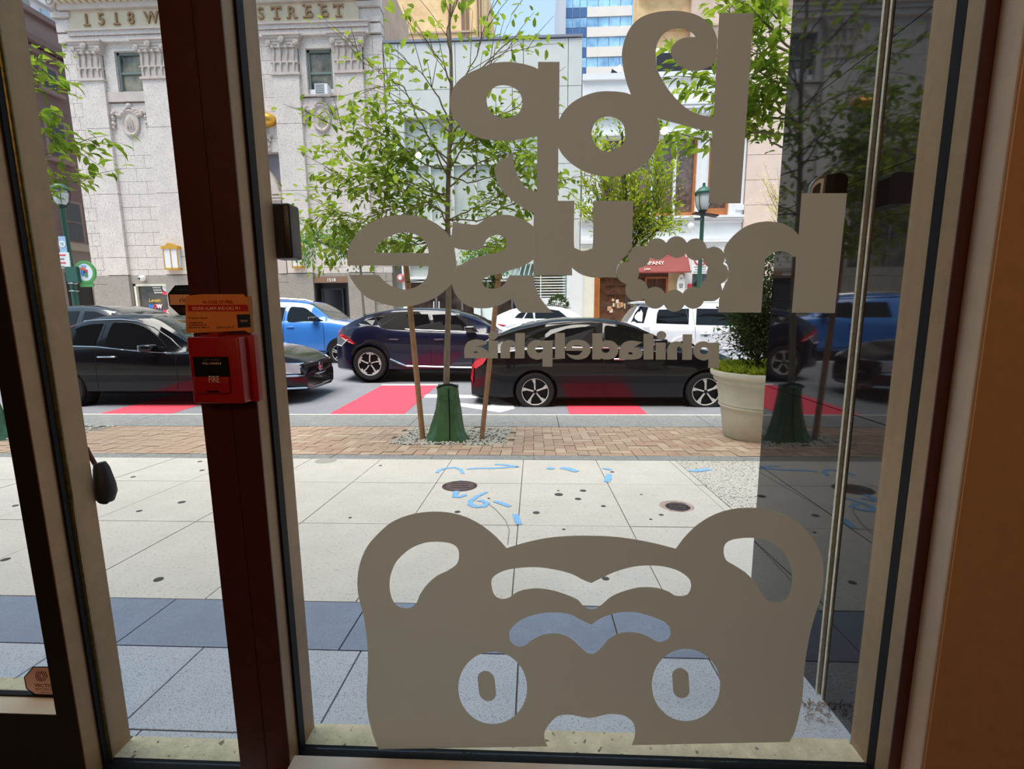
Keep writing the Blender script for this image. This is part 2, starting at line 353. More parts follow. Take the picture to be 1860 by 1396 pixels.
S_ = [(822.9,401.5,1),(834.3,404.4),(848.7,407.2),(864.4,407.9),(871.6,404.4),(881.6,397.2),(894.5,392.2),(908.8,390),(923.2,390.3),(937.5,393.6),(949,397.9),(960.4,404.4),(968.9,411,1),(968.9,471,1),(960.4,477.4),(949,483.2),(937.5,487.5),(920.3,492.5),(906,496.8),(891.6,500.4),(883,502.5),(878,506.8),(876.6,511.8),(878.7,518.3),(884.5,522.6),(897.4,524),(908.8,521.1),(917.4,514),(921.7,506),(926,500,1),(969,500,1),(970.5,511.8),(974,524.7),(979,536.2),(986.2,547.6),(994.8,557.7),(1004.8,567.7,1),(947.5,567.7,1),(940.4,562),(934.6,552),(931,542,1),(920.3,547.6),(906,554.8),(888.8,559.1),(871.6,559.8),(854.4,557),(840,549.1),(828.6,536.2),(823.5,526),(820.7,515.5,1),(827,495),(829.4,485,1),(837.2,480.3),(848.7,473.9),(861.5,468.8),(877.3,463.8),(894.5,460.2),(908.8,456.7),(917.4,451),(920.3,443),(918.9,434.4),(911.7,428),(901.7,426.6),(891.6,428.7),(884.5,434.4),(880,441.6),(877.3,448.8),(868.7,453.8),(855.8,454.5),(838.6,453),(824.6,449.5,1),(819.6,434.2,1)]
decal('letter', [crom(S_)], name1)
H_ = [(1456,350.8,1),(1538.7,350.8,1),(1516.3,568.4,1),(1438,567.6,1),(1445.3,474.2),(1440.6,466.5),(1430.3,458.7),(1417.4,456),(1402,460),(1392.9,469),(1389,479.4),(1382.6,567.6,1),(1304.6,567,1),(1306,543.9,1),(1314,522),(1322,505),(1323,488),(1318,472),(1314.2,456,1),(1319.4,443.2),(1332.3,427.7),(1350.3,413.5),(1371,405),(1394.2,402),(1417.4,404.5),(1435.5,412.3),(1448.4,423.9),(1450.5,429,1)]
decal('letter', [crom(H_)], name1)
beads = [(1229.1,448.4,19.7),(1193.6,452,19.6),(1263.8,452.8,20),(1296.6,467.9,20),(1160.5,466,20),(1140.5,495,20.5),(1156.3,526.5,20.5),(1190,540.7,20),(1224.7,546,20),(1259.3,540.7,20),(1291.3,526.5,20.5),(1303.5,496,20)]
bcx, bcy = 1226, 497; ro, ri = [], []
for i in range(240):
    a = i * math.pi / 120; dx, dy = math.cos(a), math.sin(a); far, near = 0, 1e9
    for (x, y, r) in beads:
        b = (x - bcx) * dx + (y - bcy) * dy; c = (x - bcx) ** 2 + (y - bcy) ** 2 - r * r; D = b * b - c
        if D > 0 and b + math.sqrt(D) > 0: far = max(far, b + math.sqrt(D)); near = min(near, b - math.sqrt(D))
    ro.append((bcx + dx * far, bcy + dy * far)); ri.append((bcx + dx * near, bcy + dy * near))
decal('letter', [ro, ri], name1)
# small city name, mirrored
city = empty('window_lettering', at(1075, 635, YD), 'small frosted mirrored city name lettering across the middle of the window', 'lettering')
def z7(pts): return [(820 + p[0] / 3.875, 340 + p[1] / 3.875) + tuple(p[2:]) for p in pts]
def z8(pts): return [(1180 + p[0] / 3.875, 340 + p[1] / 3.875) + tuple(p[2:]) for p in pts]
def rectz(x0, y0, x1, y1): return [(x0, y0), (x1, y0), (x1, y1), (x0, y1)]
decal('letter', [crom(z7([(92,1202,1),(90,1140),(112,1090),(170,1070),(230,1080),(252,1098,1),(215,1113),(165,1116,1),(205,1124),(250,1150),(260,1180),(262,1202,1)])), z7(ell(170, 1160, 16, 7, 14))], city)
decal('letter', [z7(rectz(262, 1080, 327, 1203)), ], city); decal('letter_dot', [z7(ell(292, 1042, 33, 30, 28))], city)
decal('letter', [crom(z7([(449,1025,1),(517,1025,1),(515,1204,1),(447,1204,1),(447,1140),(440,1118),(428,1112),(418,1116),(413,1135),(413,1203,1),(345,1203,1),(345,1130),(358,1095),(395,1076),(430,1078),(449,1090,1)]))], city)
decal('letter', [crom(z7([(642,1078,1),(713,1078,1),(711,1262,1),(641,1262,1),(641,1205,1),(600,1212),(555,1195),(531,1150),(540,1105),(580,1077),(620,1076),(641,1085,1)])), z7(ell(618, 1141, 27, 23, 24))], city)
decal('letter', [z7(rectz(729, 1025, 799, 1205))], city)
decal('letter', [crom(z7([(802,1140,1),(806,1110),(840,1080),(890,1072),(945,1085),(976,1120),(976,1165),(945,1200),(890,1212),(840,1200),(808,1168,1),(850,1180),(895,1178),(925,1150,1),(802,1150,1)])), crom(z7([(845,1130,1),(925,1130,1),(905,1114),(868,1114)]))], city)
decal('letter', [crom(z7([(992,1027,1),(1062,1027,1),(1062,1084,1),(1090,1076),(1140,1085),(1172,1120),(1170,1168),(1138,1203),(1090,1212),(1050,1203,1),(1050,1211,1),(991,1211,1)])), z7(ell(1085, 1143, 28, 21, 24))], city)
decal('letter', [crom(z7([(1180,1212,1),(1182,1150),(1205,1100),(1262,1078),(1345,1090,1),(1310,1110),(1285,1124,1),(1325,1135),(1345,1165),(1330,1200),(1285,1212,1)])), z7(ell(1260, 1168, 16, 8, 14))], city)
decal('letter', [z7(rectz(1352, 1030, 1422, 1212))], city)
decal('letter', [z7(rectz(1438, 1092, 1508, 1213))], city); decal('letter_dot', [z7(ell(1478, 1041, 34, 30, 28))], city)
decal('letter', [crom(z7([(1627,1034,1),(1695,1034,1),(1692,1214,1),(1624,1214,1),(1624,1145),(1612,1125),(1597,1122),(1588,1140),(1588,1213,1),(1519,1213,1),(1519,1140),(1535,1103),(1570,1085),(1605,1086),(1626,1098,1)]))], city)
decal('letter', [crom(z8([(420,1093,1),(491,1093,1),(487,1273,1),(412,1270,1),(414,1210,1),(375,1218),(330,1200),(308,1160),(315,1115),(350,1088),(390,1084),(420,1096,1)])), z8(ell(383, 1150, 30, 24, 24))], city)
# animal-head emblem
bear = empty('window_emblem', at(1070, 1200, YD), 'big frosted round-eared animal face emblem on the lower window', 'emblem')
B_ = [(687.4,1360.2,1),(677.5,1333.5),(668.6,1298),(666,1262.5),(667.9,1219.8),(667.9,1184.3),(665,1148.8),(660.8,1120.3),(654.4,1095.5),(650,1074),(649.4,1049.3),(654.4,1020.8),(666.8,992.4),(686.4,969.3),(711.2,948),(743.2,934.8),(778.8,929),(814.3,930.2),(846.3,938.4),(874.7,953.3),(899.6,972.9),(920.2,994.9,1),(956.4,984.2),(992,976.8),(1027.5,973.2),(1064,972.3),(1106.6,973.6),(1142,977.5),(1184.8,985.3),(1227.4,996,1),(1245.2,972.9),(1270,949.8),(1302,932),(1337.6,923),(1373,922),(1408.7,928.4),(1440.7,942.6),(1469,967.5),(1486.9,996),(1495,1024.4),(1495,1059.9),(1490.4,1084.8),(1481.5,1113.2),(1472.6,1145.2),(1466.2,1177.2),(1461.3,1212.7),(1459,1244.7),(1456.6,1273),(1451.3,1298),(1444.2,1326.4),(1434.3,1347,1),(1147.5,1352.7,1),(1152.8,1337),(1152.8,1319.3),(1145.7,1306.9),(1131.5,1298.7),(1106.6,1296.2),(1071,1303.3),(1035.5,1297.3),(1014.2,1299.8),(1003,1308.5),(992,1322.9),(988.4,1337),(994.5,1354.9,1)]
EL = [(707.7,1059.9),(711.2,1038.6),(721.9,1017.3),(743.2,997.7),(768,986.4),(793,983.5),(817.8,986.4),(830.3,994.2),(833.8,1006.6),(830.3,1022.6),(814.3,1035),(793,1045.7),(775.2,1061.7),(762.8,1079.5),(755.7,1095.5),(743.2,1103.6),(725.5,1101.8),(714.8,1091.9),(709.5,1077.7)]
ER = [(1314.5,1003),(1318,987),(1334,978.9),(1366,976.4),(1394.5,982.4),(1419.3,999.5),(1433.5,1020.8),(1438.9,1049.3),(1435.3,1074),(1426.4,1088.3),(1408.7,1093.7),(1394.5,1090),(1383.8,1077.7),(1373,1059.9),(1355.4,1040.4),(1334,1026.2),(1319.8,1017.3)]
B1 = [(892.5,1059.9),(896,1047.5),(913.8,1036.8),(938.7,1031.5),(974.2,1029.7),(1009.7,1034.3),(1038.2,1042),(1059.5,1052.8),(1074,1058.5,1),(1092.4,1049.3),(1120.8,1036.8),(1156.4,1027.9),(1195.5,1027.2),(1227.4,1034.3),(1248.8,1047.5),(1255,1060),(1253,1072.4),(1245.2,1080.5),(1227.4,1081.2),(1213.2,1073.4),(1191.9,1067),(1163.5,1066),(1135,1072.4),(1110.2,1083),(1088.8,1100.8),(1074.6,1106),(1060.4,1100.8),(1048.8,1088.3),(1024,1077.7),(999,1070.6),(970.6,1068),(942.2,1073.4),(924.5,1084.8),(910.2,1086.9),(897.8,1079.5)]
B2 = [(925,1152.3),(928,1141.6),(945.8,1125.7),(974.2,1115),(1006.2,1111.8),(1034.6,1115),(1056,1125.7),(1073.7,1133.8,1),(1092.4,1122),(1120.8,1112.5),(1152.8,1111.4),(1184.8,1119.6),(1209.7,1131),(1217.8,1145.2),(1215,1157.6),(1204.3,1164.7),(1191.9,1164),(1174,1154),(1152.8,1148),(1128,1148.8),(1106.6,1159.4),(1092.4,1175.4),(1080,1186),(1067.5,1185.4),(1055,1175.4),(1034.6,1157.6),(1013.3,1150.5),(988.4,1151.6),(967,1161.2),(952.9,1171.9),(938.7,1172.9),(928,1164.7)]
decal('face_panel', [crom(B_), crom(EL), crom(ER), crom(B1), crom(B2), ell(895, 1248.6, 62.5, 65.6, 56), ell(1246, 1243.3, 62, 65.6, 56)], bear)
def capsule(cx, cy, w, h, sk): return [(p[0] + sk * (p[1] - cy) / h, p[1]) for p in arc(cx, cy - h + w, w, w, 0, 180, 14) + arc(cx, cy + h - w, w, w, 180, 360, 14)]
decal('pupil', [capsule(884.3, 1245.4, 15.5, 27.5, 3)], bear)
decal('pupil', [capsule(1236.7, 1240, 15, 27.5, 2)], bear)
# ================= STICKERS, ALARM, SMALL DEVICES =================
def flat(name, pts, y, m, parent=None, th=.0004, **k):      # polygon in px on plane y, with slight thickness towards the camera
    return MB().prism([at(p[0], p[1], y) for p in pts], (0, -th, 0)).build(name, m, parent, **k)
m_org = mat('orange_paper', '#e08a45', .7, noise=.08, scale=30); m_rp = mat('red_print', '#b3120c', .6); m_or2 = mat('pale_orange_print', '#ffc08a', .6)
m_nav = mat('navy_print', '#0e2236', .5); m_ink = mat('dark_ink', '#3a1408', .7); m_wh = mat('white_plastic', '#e8e8e8', .5); m_whp = mat('white_paint', '#eef0f2', .6)
m_alr = mat('fire_red_plastic', '#9c0a05', .4)
YS = .9405
fs = empty('fire_notice', at(400, 570, YS), 'orange fire alarm notice card stuck on the dark red mullion', 'sticker')
flat('card', [(337,541),(342,536.5),(368,534),(442,534),(448,540),(458,537),(462,603),(452,604.5),(445,600),(344,605),(338,603)], YS, m_org, fs)
flat('tape_strip', [(449,537.5),(457,537),(462,603.5),(454,604)], YS - .0006, mat('clear_tape', '#b39a7a', .3), fs)
flat('red_band', [(341,554),(450,553),(452,565),(342,565)], YS - .0006, m_rp, fs)
def ptext(s, px, py, hpx, y, m, parent, **k):
    p = at(px, py, y); h = (at(px, py - hpx, y).z - p.z); return text(s, 'lettering', m, parent, p, h, **k)
ptext('IN CASE OF FIRE:', 396, 551, 6.0, YS - .001, m_rp, fs, bold=.04, sq=.93)
ptext('SOUND ALARM AND CALL 911', 393, 562.5, 6.0, YS - .0014, m_or2, fs, bold=.03, sq=.80)
for i, (s, y, w) in enumerate([('Fire Alarm System Inspected by', 578.5, .74), ('Integrated Security', 587, .95), ('East Mill Road, Suite 700', 591.2, .9), ('Maple Glen, PA  19002-1234', 595.8, .9)]):
    ptext(s, 343, y, 2.7, YS - .001, m_ink, fs, align='LEFT', sq=w, bold=.02)
ptext('Date 6-23-17', 394, 596, 4, YS - .001, m_ink, fs, align='LEFT', sq=1.1)
flat('logo_square', [(430,571),(454,570.5),(456,593.5),(432.5,595)], YS - .0008, m_nav, fs)
ptext('tyco', 443.5, 584, 5, YS - .0015, m_or2, fs, sq=1.15)
al = empty('fire_alarm', at(398, 672, .93), 'red wall fire alarm pull station with black label on the mullion', 'fire alarm')
a0, a1 = at(338, 612, .895), at(432, 612, .895); zb_ = at(392, 733, .895).z
obj('housing', rbox(a0.x, a1.x + .0, .895, .943, zb_, a0.z, .004), m_alr, al)
obj('back_plate', rbox(a0.x + .004, a1.x + .012, .925, .9435, zb_ - .002, a0.z + .002, .003), m_alr, al)
p0, p1 = at(350, 648, .894), at(418, 684, .894)
box('label_panel', m_black, p0.x, p1.x, .8935, .896, p1.z, p0.z, al)
obj('pull_handle', rbox(p0.x - .0, p1.x, .887, .896, at(350, 714, .89).z, at(350, 684, .89).z, .003), m_alr, al)
box('handle_slot', m_black, at(376, 0, .887).x * 0 + at(376, 711, .8865).x, at(398, 711, .8865).x, .8862, .8875, at(380, 712.5, .8865).z, at(380, 709.5, .8865).z, al)
m_let = mat('pale_lettering', '#d8c0b4', .6)
ptext('LIFT THEN', 384, 655, 3.6, .893, mat('grey_lettering', '#6f655f', .6), al, sq=1.35)
ptext('PULL HANDLE', 385, 661.5, 3.8, .893, m_let, al, bold=.02, sq=1.05)
ptext('FIRE', 389, 694, 12, .8855, m_let, al, bold=.015, sq=.68)
box('key_tab', m_alr, at(388, 605, .92).x, at(404, 605, .92).x, .905, .94, at(390, 612, .92).z, at(390, 604, .92).z, al)
# octagonal security stickers on the glass
def octsticker(pts, top, mid, bot, label, txts, bc=('maroon_print', '#2a0c0a')):
    c = at(sum(p[0] for p in pts) / len(pts), sum(p[1] for p in pts) / len(pts), .9955)
    e = empty('security_sticker', c, label, 'sticker')
    flat('sticker_sheet', pts, .9965, m_black, e)
    for nm, q, m in (('upper_band', top, m_nav), ('middle_band', mid, mat('pink_tan_print', '#f0b088', .6)), ('lower_band', bot, mat(bc[0], bc[1], .6))):
        if q: flat(nm, q, .9958, m, e, th=.0003)
    for (s, x, y, h, m, kw) in txts: ptext(s, x, y, h, .9952, m, e, **kw)
    return e
octsticker([(305,534),(318,518),(352,517),(366,534),(366,556),(352,573),(327,572.5),(308,555)],
    [(309,532.5),(319,520),(351,519),(363,532.5)], [(307.5,534.5),(364,534.5),(364,553.5),(309.5,553.5)], [(311,555.5),(363,555.5),(351,570.5),(327.5,570.5)],
    'octagonal navy and tan doorbell camera sticker on the narrow side pane', [('ring', 336, 548.5, 9, m_ink, dict(sq=1.1)), ('PROTECTED BY', 336, 527.5, 2.4, mat('grey_blue_print', '#5a7088', .6), {}), ('Battery Cam', 337, 561.5, 2, mat('grey_blue_print', '', .6), {}), ('Installed', 337, 566.5, 2, mat('grey_blue_print', '', .6), {})])
v = octsticker([(43.5,1229),(60,1210),(92,1210),(110,1229),(110,1250),(94,1266),(70,1266),(47.5,1250)], None, None, [(45.5,1229.5),(61,1212),(91,1212),(107.5,1229.5),(107.5,1249),(93,1264),(70.5,1264),(49.5,1249)],
    'octagonal pinkish alarm company sticker low on the left door glass', [('VECTOR', 82, 1247, 5.4, m_ink, dict(bold=.03, sq=1.25)), ('SECURITY', 82, 1253.5, 4.4, m_ink, dict(sq=1.25)), ('PREMIUM ALARM', 82, 1257.5, 1.8, m_ink, {})], ('pale_pink_print', '#e8bcb4'))
def zt5(x, y): return (x / 3.509, 1000 + y / 3.509)
lg = MB()
for dx in (0, 12, 24):
    q = [zt5(245 + dx - 8, 768), zt5(228 + dx, 800), zt5(245 + dx - 5, 830)]
    for a, b in zip(q, q[1:]): lg.tube([at(*a, .9951), at(*b, .9951)], .0007, 5)
    q = [zt5(262 + dx, 768), zt5(278 + dx, 800), zt5(258 + dx, 830)]
    for a, b in zip(q, q[1:]): lg.tube([at(*a, .9951), at(*b, .9951)], .0007, 5)
lg.build('line_logo', m_ink, v)
# black exterior devices
m_bp = mat('black_plastic', '#121317', .35)
q0, q1 = at(478, 370, 1.09), at(528, 370, 1.09); zb2 = at(528, 470, 1.09).z
d1 = empty('wall_device', ((q0.x + q1.x) / 2, 1.1, q0.z - .05), 'black rounded plastic box fixed outside beside the mullion', 'device')
obj('case', rbox(XL - .02, q1.x, 1.08, 1.13, zb2, q0.z, .006), m_bp, d1)
box('back_recess', mat('dark_grey_plastic', '#26282b', .4), XL, q1.x - .016, 1.0785, 1.081, zb2 + .006, q0.z - .012, d1)
MB().lathe([(.0016, 0), (.0016, -.0015)], (q1.x - .010, 1.08, q0.z - .04), 'y', 10).build('screw', m_steel, d1)
d2 = empty('wall_device', (GX - .02, 1.32, 1.42), 'black and white quarter-round device on the granite wall above the tall letter stem', 'device')
pp = [at(x, y, 1.30) for x, y in ((1500.5,317),(1526,313.5),(1536,316),(1541,323),(1538,352),(1534,372),(1496,372))]
MB().prism(pp, (0, .10, 0)).build('case', m_bp, d2)
outer = [at(x, y, 1.30) for x, y in ((1471,372),(1471,350),(1474,336),(1480,327),(1490,319.5),(1502,316),(1496,372))]
MB().prism(outer, (0, .012, 0)).build('rim', mat('grey_plastic', '#70767a', .4), d2)
lo = [(1472.5,372),(1472,350),(1475,338),(1481,330),(1489,325),(1495,323.5),(1497,325),(1494,350),(1492,372)]
li = [(1475.5,372.1),(1475,350),(1477,342),(1482,336),(1487,332.5),(1491,332),(1491.5,334),(1489.5,347),(1489,372.1)]
decal('white_ring', [lo, li], d2, y=1.298, m=m_wh)
flat('lens', [(1475.5,350),(1477,342),(1482,336),(1487,332.5),(1491,332),(1489.5,350)], 1.299, mat('grey_lens', '#45474a', .2), d2)
# exterior door pull
dh = empty('door_handle', at(185, 870, 1.09), 'dark rounded door pull hanging beside the left jamb', 'handle')
MB().tube([at(x, y, 1.09) for x, y in ((181,840),(184,850),(187,865),(190,880),(191.5,893),(190,904),(187,909))], [.012,.0165,.0195,.0225,.0238,.021,.013], 16).build('grip', mat('black_rubber', '#1c1c22', .55), dh, smooth=True)
MB().tube([at(x, y, 1.09) for x, y in ((157,812),(163,826),(174,845))], [.004,.005,.005], 8).build('rod', mat('rusty_red_steel', '#5a2a20', .6), dh)
# ================= PAVEMENT, KERB, STREET =================
m_conc = mat('pale_concrete', '#d3ccc2', .9, noise=.05, scale=3, bump=.25, bscale=60, speck=('#b8b0a2', 90, .62))
m_jnt = mat('pavement_bed', '#7d796f', .95, noise=.1)
m_dgr = mat('dark_bluestone', '#8790a2', .75, noise=.08, scale=8, speck=('#7a8396', 200, .55))
m_lgr = mat('light_granite', '#b9bec6', .8, noise=.05, scale=9, speck=('#8e959f', 230, .56), bump=.15, bscale=90)
m_agg = mat('exposed_aggregate', '#d2cabf', .9, speck=('#6a666a', 75, .55), bump=.4, bscale=40)
m_brk = mat('tan_paver_brick', '#bba089', .9, noise=.08, scale=2.4, col2='#ae947f', bump=.3, bscale=50)
m_brk2 = mat('pale_paver_brick', '#c2aa93', .9, noise=.1, scale=2.4, bump=.3, bscale=50)
m_brk3 = mat('pink_paver_brick', '#b1937f', .9, noise=.1, scale=2.4, bump=.3, bscale=50)
m_kerb = mat('grey_granite_kerb', '#92928e', .8, noise=.12, scale=10, speck=('#6a7074', 60, .58), bump=.4)
m_asph = mat('asphalt', '#85868c', .9, noise=.07, scale=3, speck=('#787a80', 90, .55), bump=.3, bscale=120)
m_lane = mat('red_lane_paint', '#e2485c', .8, noise=.06, scale=9)
m_line = mat('white_line_paint', '#e6e6e6', .75, noise=.06, scale=20)
m_blue = mat('blue_spray_paint', '#86bcec', .85, noise=.2, scale=60)
m_iron = mat('rusty_iron', '#5c4a48', .6, .4, noise=.3, scale=50, bump=.4)
RX = -math.atan(SL)
X_0, X_1 = -9.0, 6.0
def slopebox(name, m, x0, x1, y0, y1, th, parent, dz=0, **k):     # box whose top lies in the sloping pavement
    c = math.cos(RX); zc = walk_z((y0 + y1) / 2) - th / 2 + dz
    return box(name, m, x0, x1, (y0 + y1) / 2 - (y1 - y0) / 2 / c, (y0 + y1) / 2 + (y1 - y0) / 2 / c, zc - th / 2, zc + th / 2, parent, rot=(RX, 0, 0), **k)
yk = ground(950, 828).y        # inner edge of the brick band
yb2 = ground(950, 775).y       # brick / kerb
yk2 = 6.27
bm_ = MB(); bm_.prism([Vector((-16, 1.07, walk_z(1.07) - .012)), Vector((16, 1.07, walk_z(1.07) - .012)), Vector((16, yb2, walk_z(yb2) - .012)), Vector((-16, yb2, walk_z(yb2) - .012))], (0, 0, -.3))
base = bm_.build('floor_sidewalk', m_jnt, kind='structure')
# joints: rows from the photograph
y_dark0 = ground(1000, 1190).y; y_dark1 = ground(1000, 1100).y
rows = [ground(1000, y).y for y in (1100, 954.5, 878.5, 835)]
colpx = [(950.3, 828)]
xs_at = lambda px, py: ground(px, py).x
x_main = xs_at(947, 880); Wd = (xs_at(1085, 830) - xs_at(830, 829)) / 2
J = .0028
ag0 = ground(1262, 866).x; aggy = ground(1360, 905).y
for r, (a, b) in enumerate(zip(rows, rows[1:])):
    for k in range(-13, 8):
        x0 = x_main + k * Wd; x1 = x0 + Wd
        if r >= 1:
            x1 = min(x1, ag0)
            if x1 - x0 < .05: continue
        slopebox('paving_slab', m_conc, x0 + J, x1 - J, a + J, b - J, .06, base, dz=R.uniform(-.0015, .0015))
for r, (a, b) in enumerate([(ground(1300, 954).y, ground(1300, 902).y), (ground(1300, 902).y, rows[3])]):
    for k in range(5):
        x0 = ag0 + k * .9; slopebox('aggregate_slab', m_agg, x0 + J, x0 + .9 - J, a + J, b - J, .06, base)
# dark bluestone band and light granite slabs near the shop
xd = ground(940, 1300).x
def rowcols(px_list, py): return [ground(p, py).x for p in px_list]
dark_cols = [-9, -7.6, -6.2, -4.8, -3.4, ground(-30, 1150).x * 0 - 2.35, ground(262, 1130).x, ground(800, 1130).x * 0 + ground(640, 1140).x, ground(1115, 1130).x, 1.5, 3]
for a, b in zip(dark_cols, dark_cols[1:]): slopebox('bluestone_slab', m_dgr, a + J, b - J, y_dark0 + J, y_dark1 - J, .06, base)
y_l0 = ground(400, 1330).y
lc = [-9, -7, -5.4, -3.9, -2.7, ground(60, 1210).x * 1.0, ground(280, 1260).x, ground(640, 1210).x, ground(940, 1230).x, ground(1290, 1200).x, 1.9]
for a, b in zip(lc, lc[1:]):
    slopebox('granite_slab', m_lgr, a + J, b - J, y_l0 + J, y_dark0 - J, .06, base)
    slopebox('granite_slab', m_lgr, a + .07 + J, b + .07 - J, 1.075, y_l0 - J, .06, base)
# grey stone edging course between slabs and bricks
for k in range(-15, 12):
    slopebox('edging_stone', m_kerb, k * .9 + J, k * .9 + .9 - J, rows[3] + J, yk + .02, .06, base, dz=R.uniform(-.001, .002))
# brick pavers, herringbone
bx, by, w = -6.6, yk + .03, .1
pit = (ground(716, 800).x, ground(925, 795).x, ground(812, 808).y, ground(812, 777).y)      # tree pit
pit2 = (-7.5, ground(205, 775).x, ground(100, 800).y, ground(100, 770).y)
cand = []
ni, nj = int(12.6 / w), int((yb2 - by) / w)
for i in range(ni):
    for j in range(-1, nj):
        mm = (i - j) % 4
        if mm == 0: q = (bx + i * w, by + j * w, 2 * w, w)
        elif mm == 3: q = (bx + i * w, by + j * w, w, 2 * w)
        else: continue
        x, y, a, b = q; b = min(b, yb2 - y)
        if y < by - .001: b -= by - y; y = by
        if b < .03: continue
        cx_, cy_ = x + a / 2, y + b / 2
        inp = any(p[0] < cx_ < p[1] and p[2] < cy_ < p[3] for p in (pit, pit2))
        if inp: continue
        cand.append((x, y, a, b, cx_, cy_))
vis = [c for c in cand if -3.6 < c[4] < 2.6]
vis.sort(key=lambda c: c[4] ** 2 * .3 + c[5] ** 2); near = set(id(c) for c in vis[:300])
far = MB(); g = .003
for c in cand:
    x, y, a, b = c[:4]; dz = R.uniform(-.002, .003)
    if id(c) in near: slopebox('brick', R.choice((m_brk, m_brk, m_brk2, m_brk3)), x + g, x + a - g, y + g, y + b - g, .05, base, dz=dz)
    else:
        z0, z1 = walk_z(y) + dz, walk_z(y + b) + dz; n = len(far.v)
        far.v += [(x + g, y + g, z0), (x + a - g, y + g, z0), (x + a - g, y + b - g, z1), (x + g, y + b - g, z1)]
        far.v += [(v[0], v[1], v[2] - .03) for v in far.v[n:n + 4]]
        far.f += [(n, n + 1, n + 2, n + 3), (n, n + 4, n + 5, n + 1), (n + 1, n + 5, n + 6, n + 2), (n + 3, n + 2, n + 6, n + 7), (n, n + 3, n + 7, n + 4)]
o = far.build('brick', m_brk, base); o['kind'] = 'stuff'
# gravel in the tree pits
m_gr = mat('pale_gravel', '#dedad0', .9, noise=.15, scale=30, col2='#c2bcb0')
def gravel(p, n, label):
    mb = MB(); mb.box(p[0], p[1], p[2], p[3], walk_z(p[3]) - .05, walk_z(p[3]) - .012)
    for _ in range(n):
        x, y = R.uniform(p[0], p[1]), R.uniform(p[2], p[3]); r = R.uniform(.010, .024); z = walk_z(y) + R.uniform(-.008, .012)
        n0 = len(mb.v); a = R.uniform(0, 6.3)
        for dx, dy, dz in ((1, 0, 0), (0, .7, 0), (-1, 0, 0), (0, -.7, 0), (0, 0, .6), (0, 0, -.6)):
            mb.v.append((x + (dx * math.cos(a) - dy * math.sin(a)) * r, y + (dx * math.sin(a) + dy * math.cos(a)) * r, z + dz * r))
        mb.f += [(n0 + i, n0 + (i + 1) % 4, n0 + 4) for i in range(4)] + [(n0 + (i + 1) % 4, n0 + i, n0 + 5) for i in range(4)]
    mb.build('gravel', m_gr, label=label, cat='gravel', kind='stuff')
gravel(pit, 1500, 'loose pale gravel around the foot of the staked street tree')
gravel(pit2, 500, 'loose pale gravel at the far left behind the door frame')
# kerb
m_gut0 = mat('lit_kerb_edge', '#d2cfc6', .85, noise=.12, scale=12)  # paler than the kerb stone: light on the edge put into the colour
for k in range(-9, 9):
    x0 = k * 1.8 + .3; z = walk_z(yb2) - .0
    box('kerb_stone', m_kerb, x0 + .004, x0 + 1.796, yb2 + .004, yk2 - .05, z - .25, z + .002, base); box('kerb_arris', m_gut0, x0 + .004, x0 + 1.796, yk2 - .05, yk2, z - .25, z + .006, base)
kz = walk_z(yb2)
# street
xs_ = [-16, 16]; vv, ff = [], []
ys_ = [yk2 - .02] + [y for y, z in STR[1:]] + [15.2]
ys_ = sorted(set(ys_))
for i, y in enumerate(ys_):
    vv += [(-30, y, street_z(y)), (30, y, street_z(y))]
    if i: ff.append((2 * i - 2, 2 * i - 1, 2 * i + 1, 2 * i))
obj('floor_street', pyd(vv, ff), m_asph, kind='structure')
m_gut = mat('lit_gutter_edge', '#e2dfd8', .85, noise=.1, scale=20)
box('floor_far_sidewalk', m_conc, -30, 30, 15.2, 30, -.9, -.24, kind='structure')
box('trim_7', m_kerb, -30, 30, 15.05, 15.2, -.9, -.238, kind='structure')
box('floor_ground', m_asph, -120, 120, 1.2, 200, -1.6, -.95, kind='structure')
def mark(name, pts, m, dz=.004, **k):
    P = [road(*p) for p in pts]
    for p in P: p.z = street_z(p.y) + dz
    return MB().prism(P, (0, 0, -.003)).build(name, m, **k)
def quad_mark(name, xa, xb, ya, yb, m, dz, **k):     # follows the street profile
    ys = [ya] + [y for y, _ in STR if ya < y < yb] + [yb]; v, f = [], []
    for i, y in enumerate(ys):
        v += [(xa, y, street_z(y) + dz), (xb, y, street_z(y) + dz)]
        if i: f.append((2 * i - 2, 2 * i - 1, 2 * i + 1, 2 * i))
    return obj(name, pyd(v, f), m, **k)
y_a, y_b = yk2 + .02, road(735, 700).y
bw = road(730, 755).x - road(592, 755).x; b0 = road(640, 730).x; per = road(1035, 755).x - road(592, 755).x; x1b = road(592, 755).x
names = ['red bus lane block at the far left behind the black sedan', 'red bus lane block in the open road left of the tree', 'red bus lane block beneath the near black hatchback', 'red bus lane block at the right past the planter']
for i, k in enumerate((-1, 0, 1, 2)):
    quad_mark('lane_marking', x1b + k * per, x1b + k * per + bw, y_a, y_b, m_lane, .004, label=names[i], cat='road marking', group='red bus lane blocks')
quad_mark('lane_marking', x1b - .02, x1b + bw + .05, y_b, y_b + .13, m_line, .006, label='white bar capping the red lane block by the tree', cat='road marking')
quad_mark('lane_marking', -14, road(590, 661).x, road(560, 661).y - .0, road(560, 661).y + .13, m_line, .006, label='white lane line beyond the sedan bonnet', cat='road marking')
mark('lane_marking', [(770,716.5),(772,721),(880,723),(908,733),(940,741),(935,745),(908,748),(830,738),(800,733),(800,729),(830,731),(860,733),(893,735),(880,728),(860,726),(775,723)][:0] or [(768,718.5),(772,716),(880,718),(912,726),(932,736),(935,742),(908,749),(832,737),(830,731.5),(890,737),(893,733),(885,727),(870,723),(772,722)], m_line, label='white outlined arrowhead painted on the road behind the tree', cat='road marking')
